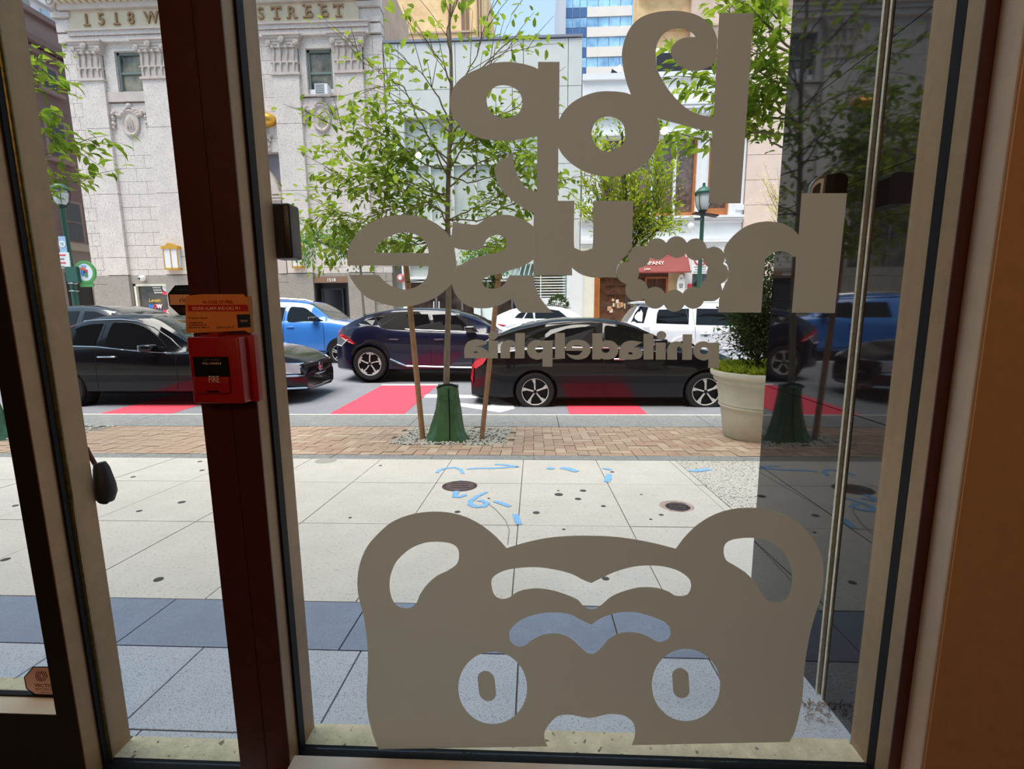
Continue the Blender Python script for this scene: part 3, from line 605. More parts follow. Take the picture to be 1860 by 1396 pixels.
# strip at the kerb foot, light painted in by its pale colour
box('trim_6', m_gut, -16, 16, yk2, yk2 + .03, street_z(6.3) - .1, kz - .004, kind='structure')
# marks on the slabs
def onslab(pts, wd, name, m, **k):       # painted stroke on the pavement: px polyline, width m
    P = [ground(*p) for p in pts]; L, Rr = [], []
    for i, p in enumerate(P):
        d = (P[min(i + 1, len(P) - 1)] - P[max(0, i - 1)]); d.z = 0; d.normalize(); n = Vector((-d.y, d.x, 0))
        ww = wd * (.6 + .4 * math.sin(math.pi * (i + .5) / len(P)))
        for s, A in ((1, L), (-1, Rr)):
            q = p + n * ww * s; q.z = walk_z(q.y) + .0035; A.append(q)
    n = len(L); return obj(name, pyd(L + Rr, [(i, i + 1, n + i + 1, n + i) for i in range(n - 1)]), m, **k)
pt = empty('utility_marking', ground(860, 890), 'blue sprayed utility marks scattered over the pale paving slabs', 'marking')
def zz(l): return [(480 + x / 3.875, 660 + y / 3.875) for x, y in l]
for l in ([(1215,770),(1230,752),(1280,738),(1340,732),(1380,745),(1400,775)], [(1425,745),(1500,738),(1600,738),(1700,732),(1790,728)], [(1620,712),(1680,712),(1750,722),(1790,730)],
          [(1385,822),(1378,860),(1365,890),(1345,915),(1340,940),(1370,942),(1420,925)], [(1565,905),(1500,935),(1450,970),(1450,995),(1490,1010),(1550,1005),(1570,985),(1530,965),(1500,970)],
          [(1620,970),(1680,988),(1730,1008)], [(1765,1060),(1775,1090),(1795,1135)]):
    onslab(zz(l), .02, 'paint_stroke', m_blue, parent=pt)
def zz3(l): return [(940 + x / 3.875, 660 + y / 3.875) for x, y in l]
for l, ww in (([(212,735),(235,738),(250,735)], .04), ([(300,735),(350,740),(420,762)], .035), ([(600,738),(640,745),(655,750)], .02), ([(645,780),(640,810),(625,835)], .025), ([(1205,752),(1250,757),(1360,745)], .03)):
    onslab(zz3(l), ww, 'paint_stroke', m_blue, parent=pt)
def disc(name, px, py, rx, m, th=.004, parent=None, seg=24, ry=1, **k):
    c = ground(px, py); r = (ground(px + rx, py).x - c.x)
    mb = MB().lathe([(0, th), (r * .96, th), (r, th * .5), (r, -.01)], (0, 0, 0), 'z', seg, 1, ry)
    for i, v in enumerate(mb.v): mb.v[i] = (v[0] + c.x, v[1] + c.y, walk_z(v[1] + c.y) + v[2])
    return mb.build(name, m, parent, **k)
mh = empty('manhole_cover', ground(835, 882), 'round rusty iron cover set in the slabs in front of the tree', 'manhole cover')
disc('cover_plate', 835, 882.5, 32, m_iron, .004, mh); disc('inner_disc', 835, 882.5, 26, mat('iron_plate', '#6e5c5c', .5, .4, noise=.2, scale=60), .006, mh)
for k in (-1, 0, 1): onslab([(820, 882.5 + k * 4), (852, 882.5 + k * 4)], .006, 'rib', m_iron, parent=mh).location.z += .004
for x in (808, 862): disc('bolt', x, 882, 2.2, m_iron, .008, mh, 10)
dr = empty('floor_drain', ground(1229, 919), 'small round slotted drain with a rust stain in the pavement', 'drain')
disc('rust_ring', 1229, 919, 31, mat('rust_stained_concrete', '#b79f93', .9, noise=.25, scale=40), .002, dr)
disc('grate', 1231, 920.5, 22, mat('dark_iron', '#3d2f35', .6, .4), .004, dr)
for k in range(-2, 3): onslab([(1216, 920 + k * 3.6), (1246, 921.5 + k * 3.6)], .004, 'slat', mat('grate_slat', '#9a8f94', .4, .6), parent=dr).location.z += .0035
gh = disc('stain_ring', 592, 836.5, 19, mat('faint_concrete_stain', '#aba69d', .9), .0015, label='faint grey ring stain on the slab left of the tree', cat='stain')
GUM = ["largest gum spot right of the blue marks, on the slab left of the drain", "gum spot just right of the largest one, at its own joint", "gum spot above and right of the largest one", "gum spot below the blue number, left of the emblem's gap", "tiny gum spot near the joint below the blue stroke at the right", "gum spot just below the small drain", "gum spot below and left of the small drain", "tiny gum spot above and left of the drain", "faint gum spot left of the drain, on the middle slab", "gum spot on the slab row above the emblem's forehead", "gum spot between the animal emblem's left ear and the iron cover", "tiny gum spot on the far slab row right of the ring stain", "tiny gum spot near the left edge of the big window pane", "gum spot in the side pane, right part, just left of the red mullion", "gum spot in the side pane, lower left, near the door pull", "small gum spot in the side pane level with the door pull top", "upper one of two small gum spots at the right of the side pane", "lower one of two small gum spots at the right of the side pane", "small gum spot seen through the left door glass, upper part", "big gum spot low in the side pane just before the bluestone band", "big gum spot seen through the left door glass, lower part", "tiny gum spot by the blue dash after the number", "tiny gum spot above the largest one", "gum spot seen through the emblem's upper brow opening"]
spots = [(1015,898,8),(1050,906,6),(1059,891,6),(974,931,6.5),(1112,857,4),(1201,935,4.5),(1182,943,3),(1164.6,898,2.5),(1096,919,4.5),(1024,961.5,3.5),(831,929.5,5.5),(691,845.5,3),(636,940,3),(330,912,6.5),(253,928,5),(242,866,4),(363,838,4),(367,854,4),(28,918,4.5),(288,1052,8),(10,1016,7),(888,905,2.5),(1014,891,2.5),(1100,1051,7)]
for i, (x, y, r) in enumerate(spots):
    if i < 24:
        disc('gum_spot', x, y, r, mat('old_gum', '#4d4b4a', .9), .0025, seg=12, label=GUM[i], cat='gum spot', group='gum spots on the paving')
cr = onslab([(886,915),(900,925),(918,945),(925,962),(922,990)], .0022, 'crack', mat('crack_dark', '#8b877e', .9), label='hairline crack running through a slab beside the blue marks', cat='crack')
# ================= BUILDINGS ACROSS THE STREET =================
YF = 19.5
def bx(px, py, Y=YF): return at(px, py, Y).x
def bz(px, py, Y=YF): return at(px, py, Y).z
m_st = mat('pale_grey_granite', '#d6cac3', .85, noise=.08, scale=2.2, speck=('#b8afab', 16, .58), bump=.15, bscale=30)
m_st2 = mat('pale_grey_granite_carved', '#c6b8b0', .85, noise=.08, scale=3)
m_fr = mat('cream_frieze_stone', '#d3c2a8', .85, noise=.08, scale=2)
m_sj = mat('stone_joint_grey', '#8c8890', .9)  # grey of the joints between the blocks and of the volute lines
m_base = mat('brown_grey_granite_base', '#a0978f', .8, noise=.08, scale=4, speck=('#857d77', 40, .55))
m_bronze = mat('bronze_letters', '#9c7a55', .5, .3)
m_win = mat('dark_window_glass', '#3b3f3f', .08, 0, noise=.5, scale=1.2, col2='#7d7664', spec=.8)
m_sash = mat('grey_green_sash', '#76807c', .6)
m_gold = mat('gold_metal', '#d9a441', .35, .6)
m_white = mat('white_painted_wood', '#e9e9ec', .6, noise=.03, scale=3)
g1 = empty('bank_building', (bx(400, 300), YF, -.24), 'tall pale granite bank building with carved capitals and bronze street address letters', 'building')
m_tan2 = mat('shaded_tower_stone', '#c4a88f', .85, noise=.14, scale=.9)
XA, XB = bx(120, 150), bx(697, 150)
B = lambda n, m, x0, x1, yf, z0, z1, p=g1, yb=.3, **k: box(n, m, x0, x1, YF - yf, YF + yb, z0, z1, p, **k)
zt = {r: bz(230, r) for r in range(-60, 620)}
B('core_wall', m_sj, XA + .02, XB - .02, -.30, -.9, zt[-55], yb=4.2); B('side_wall', m_tan2, XB - .03, XB + .03, -.30, -.9, zt[-55], yb=4.2)
def shaft(pxa, pxb, ref=150):
    a, b = bx(pxa, ref), bx(pxb, ref)
    cuts = [148, 234, 353, 468, 500]
    for t, u in zip(cuts, cuts[1:]): B('pilaster_block', m_st, a, b, .12, zt[u] + .008, zt[t] - .008)
    B('pilaster_base', m_base, a, b, .13, -.3, zt[501])
    B('necking', m_st2, a - .06, b + .06, .18, zt[148], zt[144])
    # capital
    c = empty('capital', ((a + b) / 2, YF - .15, zt[120]), parent=g1); w = b - a
    box('drum', m_st2, a + .02, b - .02, YF - .14, YF, zt[144], zt[100], c)
    mb = MB()
    for k in range(4):
        x = a + w * (k + .5) / 4
        mb.tube([(x, YF - .16, zt[102]), (x + .015, YF - .19, zt[110]), (x - .015, YF - .17, zt[118]), (x, YF - .16, zt[124])], [.05, .035, .04, .015], 6)
        mb.tube([(x, YF - .16, zt[126]), (x - .01, YF - .19, zt[133]), (x, YF - .16, zt[142])], [.045, .035, .012], 6)
        mb.lathe([(0, -.06), (.05, -.04), (.065, 0), (.05, .04), (0, .06)], (x, YF - .24, zt[100]), 'z', 8)
    mb.box(a - .02, b + .02, YF - .19, YF, zt[126], zt[124.0 // 1]) if False else mb.box(a - .02, b + .02, YF - .19, YF, zt[127], zt[125])
    mb.build('leaf_carving', m_st2, c, True)
    for (r0, r1, e) in ((100, 95, .10), (95, 90, .16), (90, 85, .22), (85, 81, .30), (81, 78, .42)):
        box('abacus_moulding', m_st2, a - e * .5, b + e * .5, YF - .14 - e * .45, YF, zt[r0], zt[r1], c)
    for s, xx in ((-1, a - .02), (1, b + .02)): MB().lathe([(0, -.03), (.04, -.05), (.06, -.02), (.09, -.02), (.10, .05)], (xx, YF - .26, zt[93]), 'y', 12).build('volute', m_st2, c)
    MB().lathe([(0, -.08), (.03, -.08), (.05, -.04), (.09, -.06), (.12, 0)], ((a + b) / 2, YF - .30, zt[88]), 'y', 8).build('rosette', m_st2, c)
P = [(150, 193), (263, 308), (499, 546), (613, 662)]
for q in P: shaft(*q)
# entablature
B('architrave', m_st, XA + .5, XB - .45, .14, zt[78], zt[68]); B('architrave', m_st, XA + .5, XB - .45, .2, zt[67], zt[60])
B('moulding', m_st2, XA + .45, XB - .4, .27, zt[60], zt[57])
B('frieze', m_fr, bx(134, 40), bx(655, 45), .16, zt[57], zt[22])
for q in ((XA, bx(134, 40)), (bx(655, 45), XB)): B('frieze_end_block', m_st, q[0], q[1], .1, zt[57], zt[34]); B('end_capping', m_st2, q[0] - .05, q[1] + .03, .22, zt[33], zt[24]); B('end_block', m_st, q[0], q[1], .12, zt[24], zt[0]); B('end_architrave', m_st, q[0], q[1], .08, zt[76], zt[60])
B('moulding', m_st2, XA + .3, XB - .3, .30, zt[22], zt[14])
B('dentil_backing', m_st2, bx(115, 8), bx(672, 12), .30, zt[14], zt[2])
x = bx(117, 8)
while x < bx(664, 12): B('dentil', m_fr, x, x + .15, .46, zt[12], zt[3], yb=0); x += .255
B('cornice', m_st2, XA + .2, XB - .2, .72, zt[2], zt[-8]); B('cornice_cap', m_st2, XA + .1, XB - .1, .9, zt[-8], zt[-16]); B('attic', m_st, XA, XB, .1, zt[-16], zt[-54])
for cx_ in (106, 681):
    MB().lathe([(0, -.1), (.16, -.1), (.2, -.05), (.2, .3)], (bx(cx_, 8), YF - .3, zt[8]), 'y', 16).build('volute', m_st2, g1)
    mb = MB(); mb.tube([(bx(cx_, 8) + math.cos(t) * (.03 + .02 * t), YF - .41, zt[8] + math.sin(t) * (.03 + .02 * t)) for t in [i * .5 for i in range(16)]], .015, 5); mb.build('volute_spiral', m_sj, g1)
xl = [bx(165.7 + 27.4 * 0, 50)]
LET = [('1', 165.7), ('5', 192.5), ('1', 219.5), ('8', 246), ('W', 283), ('A', 311), ('L', 339), ('N', 367), ('U', 395), ('T', 423), ('S', 480), ('T', 508), ('R', 535.5), ('E', 565), ('E', 593), ('T', 619.6)]
hz = zt[28] - zt[50.0 // 1]
for ch, px in LET:
    x = bx(px, 45); o = text(ch, 'address_letter', m_bronze, g1, (x, YF - .19, zt[49]), hz, extr=.03, bold=.018, sq=.95)
    sb = MB(); z0, z1, s = zt[49], zt[49] + hz, .045
    if ch in '1T': sb.box(x - .12, x + .12, YF - .22, YF - .16, z0 - .02, z0 + .03)
    if ch == 'T': sb.box(x - .19, x - .15, YF - .22, YF - .16, z1 - .13, z1); sb.box(x + .15, x + .19, YF - .22, YF - .16, z1 - .13, z1)
    if ch == 'E': sb.box(x - .20, x - .08, YF - .22, YF - .16, z0 - .015, z0 + .03); sb.box(x - .20, x - .08, YF - .22, YF - .16, z1 - .03, z1 + .015); sb.box(x + .13, x + .17, YF - .22, YF - .16, z0, z0 + .13)
    if ch == 'R': sb.box(x - .20, x - .06, YF - .22, YF - .16, z0 - .015, z0 + .03); sb.box(x + .08, x + .2, YF - .22, YF - .16, z0 - .015, z0 + .03)
    if sb.v: sb.build('serif', m_bronze, g1)
# block courses
CR = [258, 282.5, 306, 330, 353, 376.6, 400, 422.6, 446, 468, 490, 501]
def courses(x0, x1, rows, yf, n, m=m_st, skip=None):
    for r, (t, u) in enumerate(zip(rows, rows[1:])):
        zt0, zt1 = bz(230, t), bz(230, u); w = (x1 - x0) / n; off = (r % 2) * .5 * w
        c = sorted(set([x0, x1] + [x0 + off + w * k for k in range(0 if off else 1, n)]))
        c = [c[0]] + [q for q in c[1:-1] if q - x0 > .12 and x1 - q > .12] + [c[-1]]
        for a, b in zip(c, c[1:]):
            if skip and skip(a, b, zt1, zt0): continue
            B('stone_block', m, a + .006, b - .006, yf, zt1 + .006, zt0 - .006)
def bay(pa, pb, w0, w1, wt, wb):
    a, b = bx(pa, 150), bx(pb, 150); wa, wb_ = bx(w0, 130), bx(w1, 130); z1, z0 = bz(w0, wt), bz(w0, wb)
    B('stone_block', m_st, a, wa, 0, z0, zt[68]); B('stone_block', m_st, wb_, b, 0, z0, zt[68]); B('lintel_block', m_st, wa, wb_, 0, z1, zt[68])
    B('sill_block', m_st2, a, b, .05, zt[185], z0)
    B('panel_block', m_st, a, b, -.03, zt[258], zt[187])
    f = empty('window', ((wa + wb_) / 2, YF + .1, z0), parent=g1)
    box('glass', m_win, wa, wb_, YF + .2, YF + .22, z0, z1, f)
    mb = MB(); t = .09
    for q in ((wa, wa + t, z0, z1), (wb_ - t, wb_, z0, z1), (wa, wb_, z1 - t, z1), (wa, wb_, z0, z0 + t)): mb.box(q[0], q[1], YF + .12, YF + .2, q[2], q[3])
    mb.build('frame', m_sash, f)
    box('meeting_rail', m_sash, wa, wb_, YF + .14, YF + .2, (z0 + z1) / 2 - .04, (z0 + z1) / 2 + .04, f)
    courses(a, b, CR, 0, 2)
    # oval medallion with garlands
    cx_, cz = (a + b) / 2 + .02, zt[224]
    me_ = empty('medallion', (cx_, YF - .03, cz), parent=g1)
    mb = MB().lathe([(.40, 0), (.40, -.06), (.36, -.09), (.31, -.05), (.28, -.03), (.22, -.05), (.0, -.08)], (cx_, YF + .02, cz), 'y', 28, .88, 1.25); mb.build('oval', m_st2, me_, True)
    mb = MB()
    for i in range(5): mb.tube([(cx_ - .12 + i * .06, YF - .05, cz - .22 + (i % 2) * .05), (cx_ - .1 + i * .05, YF - .08, cz + .05), (cx_ - .08 + i * .04, YF - .06, cz + .2 - abs(i - 2) * .05)], .022, 5)
    mb.build('relief_figure', m_st2, me_, True)
    mb = MB()
    for s in (-1, 1):
        for i in range(22):
            t = i / 21; xx = cx_ + s * (.15 + .5 * min(1, t * 1.6)); zz_ = cz + .52 - .25 * math.sin(math.pi * min(1, t * 1.6)) - max(0, t - .55) * 1.5
            r = .055 + .03 * math.sin(i * 2.4)
            mb.lathe([(0, -r), (r * .8, -r * .5), (r, 0), (r * .8, r * .5), (0, r)], (xx + R.uniform(-.03, .03), YF - .03, zz_), 'z', 6)
    mb.build('garland', m_st2, me_, True)
    MB().lathe([(0, -.1), (.08, -.07), (.12, 0)], (cx_, YF, cz + .62), 'y', 10).build('boss', m_st2, me_)
bay(193, 263, 211, 258, 93, 168); bay(546, 613, 557, 604, 88, 172)
# air conditioner in the right window
ac0, ac1 = at(571, 152, YF - .25), at(595, 170, YF - .25)
ac = empty('air_conditioner', ((ac0.x + ac1.x) / 2, YF - .1, ac1.z), 'small white window air conditioner under the sash of the right bank window', 'air conditioner')
box('casing', m_wh, ac0.x, ac1.x, YF - .25, YF + .2, ac1.z, ac0.z, ac)
box('grille', mat('grey_grille', '#7f8386', .6), ac0.x + .03, ac1.x - .12, YF - .265, YF - .25, ac1.z + .03, ac0.z - .03, ac)
for k in range(5): box('slat', m_wh, ac0.x + .03, ac1.x - .12, YF - .272, YF - .264, ac1.z + .06 + k * .065, ac1.z + .07 + k * .065, ac)
box('side_panel', m_wh, bx(560, 160), ac0.x, YF + .1, YF + .13, ac1.z, ac0.z - .05, ac); box('side_panel', m_wh, ac1.x, bx(604, 160), YF + .1, YF + .13, ac1.z, ac0.z - .05, ac)
# end piers
ER = [78, 113.5, 143, 185, 210, 234, 258, 282.5, 306, 330, 353, 376.6, 400, 422.6, 446, 468, 490, 501]
courses(XA, bx(150, 150), ER, -.02, 2); courses(bx(662, 150), XB, ER, -.02, 2)
# centre bay with the arch
ca, cb = bx(308, 150), bx(499, 150); acx = (ca + cb) / 2; az, ar = zt[375], (bx(513, 360) - bx(403, 360))
ar = min(ar, (cb - ca) / 2 - .08)
CR2 = [68, 93, 118, 143, 185, 210, 234] + CR
def inarch(a, b, z0, z1):
    for x in (a, b, (a + b) / 2):
        for z in (z0, z1):
            if (z < az and abs(x - acx) < ar - .02) or (x - acx) ** 2 + (z - az) ** 2 < (ar - .05) ** 2: return True
    return False
courses(ca, cb, CR2, 0, 5, skip=inarch)
arch = empty('arched_window', (acx, YF, zt[500]), parent=g1)
mb = MB(); n = 28
for r0, r1, yf in ((ar, ar - .22, .06), (ar - .22, ar - .36, .02)):
    for i in range(n):
        t0, t1 = math.pi * i / n, math.pi * (i + 1) / n
        q = [Vector((acx + math.cos(t) * r, YF - yf, az + math.sin(t) * r)) for t, r in ((t0, r0), (t1, r0), (t1, r1), (t0, r1))]
        mb.prism(q, (0, .3, 0))
    for s in (-1, 1): mb.box(acx + s * r0, acx + s * r1, YF - yf, YF + .3, zt[500], az)
mb.build('arch_surround', m_st2, arch)
MB().prism([Vector((acx + math.cos(math.pi * i / n) * (ar - .3), YF + .22, az + math.sin(math.pi * i / n) * (ar - .3))) for i in range(n + 1)] + [Vector((acx - ar + .3, YF + .22, zt[500])), Vector((acx + ar - .3, YF + .22, zt[500]))], (0, .02, 0)).build('glass', m_win, arch)
for r in (355, 361, 366): box('impost_moulding', m_st2, acx + ar - .35, cb - .02, YF - .1 - (366 - r) * .004, YF, zt[r + 4], zt[r], arch)
for k in range(1, 4): box('mullion', m_sash, acx - ar + .3 + k * (2 * ar - .6) / 4 - .04, acx - ar + .3 + k * (2 * ar - .6) / 4 + .04, YF + .16, YF + .22, zt[500], az + ar * .6, arch)
orn = MB()
for (px, py, s) in ((484, 242, 1), (486, 256, -1), (482, 268, 1)):
    c = (bx(px, py), bz(px, py)); orn.tube([(c[0] + math.cos(t) * (.05 + .03 * t) * s, YF - .06, c[1] + math.sin(t) * (.05 + .03 * t)) for t in [i * .55 for i in range(12)]], .035, 6)
orn.build('scroll_ornament', m_st2, g1, True)
pc = at(473, 214, YF - .3); MB().lathe([(0, -.32), (.25, -.28), (.46, -.12), (.5, 0), (.5, .25)], (pc.x, YF - .1, pc.z), 'y', 24, 1, .52).build('gold_shell', m_gold, g1, True)
# brown-grey granite base storey
zb0 = -.3
def baseblk(pa, pb, z0, z1): B('base_block', m_base, bx(pa, 530) + .006, bx(pb, 530) - .006, .04, z0, z1)
zw = bz(270, 513)
X_ = [XA, bx(200, 530), bx(243, 530), bx(309, 530), bx(350, 530), bx(430, 530), bx(500, 530), bx(569, 530), bx(636, 530), bx(668, 530), bx(703, 530), XB]
zs3 = [zb0, bz(300, 590), bz(300, 555), bz(300, 515), zt[501]]
for a, b in zip(X_, X_[1:]):
    if b <= a: continue
    op = (a >= bx(243, 530) - .01 and b <= bx(309, 530) + .01) or (a >= bx(569, 530) - .01 and b <= bx(636, 530) + .01)
    for z0, z1 in zip(zs3, zs3[1:]):
        if op and z1 <= zs3[3] + .01: continue
        B('base_block', m_base, a + .006, b - .006, .04, z0 + .006, z1 - .006)
# shop window in the base
sw = empty('shop_window', (bx(276, 530), YF, zb0), 'bakery window with white frame and coloured letters in the bank base', 'shop window')
wa, wb_ = bx(245, 530), bx(308, 530); z1 = bz(270, 515); 
box('glass', mat('bakery_glass', '#43434a', .15, noise=.3, scale=2, col2='#5c5142'), wa, wb_, YF + .1, YF + .12, zb0 + .5, z1, sw)
mb = MB(); mb.box(wa, wa + .08, YF - .02, YF + .1, zb0 + .4, z1); mb.box(wb_ - .05, wb_, YF - .02, YF + .1, zb0 + .4, z1); mb.box(wa, wb_, YF - .02, YF + .1, z1 - .09, z1); mb.build('frame', mat('cream_frame', '#f0ead8', .6), sw)
def btext(s, px, py, h, m, p, yy=YF, **k):
    q = at(px, py, yy); hh = at(px, py - h, yy).z - q.z; return text(s, 'lettering', m, p, (q.x, yy, q.z), hh, **k)
btext('Levain', 281, 548, 6.5, mat('yellow_lettering', '#e8c25a', .5), sw, YF + .08, shear=.25, bold=.02)
cols = {'b': mat('blue_balloon', '#2c86e8', .4), 'r': mat('red_balloon', '#d84a5c', .4), 'p': mat('pink_white_balloon', '#f3dcE0', .4), 'g': mat('green_balloon', '#2f6b4a', .4)}
for i, (ch, c) in enumerate(zip('NOW', 'brp')):
    btext(ch, 275 + i * 7.6, 559.5, 7, cols[c], sw, YF + .08, bold=.07, extr=.015)
for i, (ch, c) in enumerate(zip('ORDERING', 'gbrpgbrp')): btext(ch, 261 + i * 6.5, 568.5, 6.5, cols[c], sw, YF + .075, bold=.07, extr=.015)
for k in range(3):
    q = [at(277.5 + k * 1.5 + i * 1.6, 521 + k * 4.6 + (i % 2) * 2, YF + .07) for i in range(10)]; MB().tube(q, .022, 5).build('white_script', m_wh, sw)
q = at(301, 523, YF + .07); MB().lathe([(0, -.02), (.14, -.01), (.15, .01)], (q.x, q.y, q.z), 'y', 16, 1, .9).build('cake_icon_top', m_wh, sw)
MB().prism([at(294, 529, YF + .07), at(306, 529, YF + .07), at(304.5, 535.5, YF + .07), at(296, 535.5, YF + .07)], (0, .02, 0)).build('cake_icon_base', cols['r'], sw)
# entrance 1518
en = empty('entrance', (bx(602, 540), YF, zb0), 'dark recessed entrance with small white street number on a brown lintel', 'entrance')
ea, eb = bx(570, 530), bx(635, 530); el, et = bz(602, 513.5), bz(602, 502.5)
B('lintel_board', mat('brown_bronze', '#8a6a54', .5), ea, eb, .07, el, et, en, yb=0)
B('recess_back', mat('near_black', '#121217', .4), ea, eb, -.27, zb0, el, en, yb=.295)
for s_, xx in ((0, ea), (1, eb - .12)): box('jamb', mat('dark_bronze', '#27262b', .4), xx, xx + .12, YF - .02, YF + .27, zb0, el, en)
d0, d1 = bx(584, 540), bx(618, 540)
mb = MB(); mb.box(d0 - .07, d0, YF + .18, YF + .26, zb0, bz(600, 524)); mb.box(d1, d1 + .07, YF + .18, YF + .26, zb0, bz(600, 524)); mb.box(d0, d1, YF + .18, YF + .26, bz(600, 526), bz(600, 523)); mb.build('door_frame', mat('bronze_door', '#35333a', .35, .3), en)
box('door_glass', mat('door_glass_dark', '#1b1e26', .1), d0, d1, YF + .22, YF + .24, zb0, bz(600, 525), en)
btext('1518', 602, 511, 6.2, m_wh, en, YF - .09, bold=.02, extr=.01)
# wall lanterns
def lantern(px0, px1, py0, py1, label):
    a, b = at(px0, py1, YF - .2), at(px1, py0, YF - .2); h = b.z - a.z
    e = empty('wall_lantern', ((a.x + b.x) / 2, YF - .1, a.z), label, 'lantern')
    box('diffuser', mat('lantern_glass', '#e6e4ea', .3), a.x + .03, b.x - .03, YF - .3, YF - .05, a.z + .06, b.z - .2, e)
    for xx in (a.x, (a.x + b.x) / 2 - .012, b.x - .035): box('frame_bar', m_gold, xx, xx + .03, YF - .32, YF - .29, a.z, b.z - .15, e)
    box('bottom_frame', m_gold, a.x, b.x, YF - .32, YF - .04, a.z, a.z + .07, e); box('crown', m_gold, a.x - .04, b.x + .04, YF - .34, YF - .04, b.z - .22, b.z - .1, e)
    c = (a.x + b.x) / 2; MB().prism([Vector((c - .2, YF - .33, b.z - .1)), Vector((c + .2, YF - .33, b.z - .1)), Vector((c + .08, YF - .33, b.z)), Vector((c - .08, YF - .33, b.z))], (0, .2, 0)).build('finial', m_gold, e)
lantern(303, 324, 442, 490, 'gilded boxy wall lantern above the bakery window'); lantern(533, 549, 440, 487, 'gilded boxy wall lantern half hidden behind green leaves')
cc = at(259, 505, YF - .12); cv = empty('security_camera', (cc.x, YF, cc.z), 'white dome security camera above the bakery window', 'camera')
MB().lathe([(0, -.14), (.06, -.13), (.11, -.08), (.12, 0), (.10, .07), (0, .09)], (cc.x, YF - .12, cc.z), 'y', 18).build('dome', m_wh, cv, True)
MB().lathe([(0, -.02), (.035, -.015), (.045, 0)], (cc.x - .03, YF - .25, cc.z - .02), 'y', 12).build('lens', m_black, cv)
# ---------------- modern panelled building ----------------
m_pan = mat('pale_green_grey_panel', '#cfd0cd', .6, noise=.04, scale=1.5); m_pj = mat('panel_gap', '#98a2a2', .8)
m_gg = mat('green_grey_glass', '#b4bdb6', .3, noise=.06, scale=1.2, col2='#c8ccc6', spec=.5)
MA, MB_ = bx(698, 150) + .02, bx(1057, 150)
g2 = empty('panelled_building', ((MA + MB_) / 2, YF, -.24), 'modern building clad in pale green-grey panels behind the young street tree', 'building')
zq = lambda r: bz(880, r)
box('core_wall', m_pj, MA, MB_, YF + .34, YF + 6, -.6, zq(72), g2)
box('coping', mat('dark_coping', '#7d8290', .5), MA, MB_, YF - .06, YF + 6, zq(73), zq(68.5), g2)
cx1 = [MA, bx(724, 120), bx(827, 120), bx(930, 120), bx(1032, 120), MB_]
o0, o1 = bx(737, 300), bx(990, 300)
for a, b in zip(cx1, cx1[1:]):
    for t, u in ((74, 160), (160, 210)): box('cladding_panel', m_pan, a + .01, b - .01, YF, YF + .34, zq(u) + .01, zq(t) - .01, g2)
cx2 = [MA, o0]; 
for t, u in ((210, 300), (300, 400), (400, 480)):
    box('cladding_panel', m_pan, MA + .01, o0 - .01, YF, YF + .34, zq(u) + .01, zq(t) - .01, g2)
    box('cladding_panel', m_pan, o1 + .01, MB_ - .01, YF, YF + .34, zq(u) + .01, zq(t) - .01, g2)
box('recess_glass', m_gg, o0, o1, YF + .28, YF + .31, zq(400), zq(210), g2)
for k in range(1, 6): box('mullion', m_pan, o0 + k * (o1 - o0) / 6 - .04, o0 + k * (o1 - o0) / 6 + .04, YF + .15, YF + .3, zq(400), zq(210), g2)
box('transom', m_pan, o0, o1, YF + .15, YF + .3, zq(296), zq(290), g2)
box('cladding_panel', m_pan, o0, o1, YF, YF + .34, zq(480), zq(400), g2)
# its shop front
sf0, sf1 = bx(745, 520), bx(943, 520)
m_sfd = mat('dark_shopfront_glass', '#29262a', .12, noise=.35, scale=1.5, col2='#4a3f3c')
box('entry_pier', m_white, MA + .35, sf0, YF - .02, YF + .3, -.3, zq(480), g2)
box('transom_glass', m_gg, sf0, sf1, YF + .1, YF + .12, zq(501), zq(480), g2)
box('white_band', m_white, sf0, sf1, YF - .02, YF + .2, zq(506), zq(501), g2); box('white_band', m_white, sf0, sf1, YF + .02, YF + .2, zq(511), zq(507.5), g2)
box('shopfront_glass', m_sfd, sf0, sf1, YF + .12, YF + .14, -.3, zq(511), g2)
for k, px in enumerate((792, 839, 886, 930)): box('shopfront_mullion', mat('grey_mullion', '#6a6e70', .5), bx(px, 540) - .035, bx(px, 540) + .035, YF + .02, YF + .12, -.3, zq(511), g2)
for px in (788, 797.5): MB().tube([at(px, 547, YF - .02), at(px, 561, YF - .02)], .022, 8).build('door_pull', m_wh, g2)
poster = empty('poster_board', at(880, 566, YF - .5), 'white sign board standing before the dark shop front', 'sign')
pa, pb = at(861, 577, YF - .5), at(900, 556, YF - .5); box('board', mat('pale_blue_board', '#e3eef2', .5), pa.x, pb.x, YF - .5, YF - .46, -.24, pb.z, poster)
MB().tube([at(874.5, 560, YF - .56), (at(874.5, 570, YF - .56).x, YF - .56, -.2)], .03, 8).build('post', m_sash, poster)
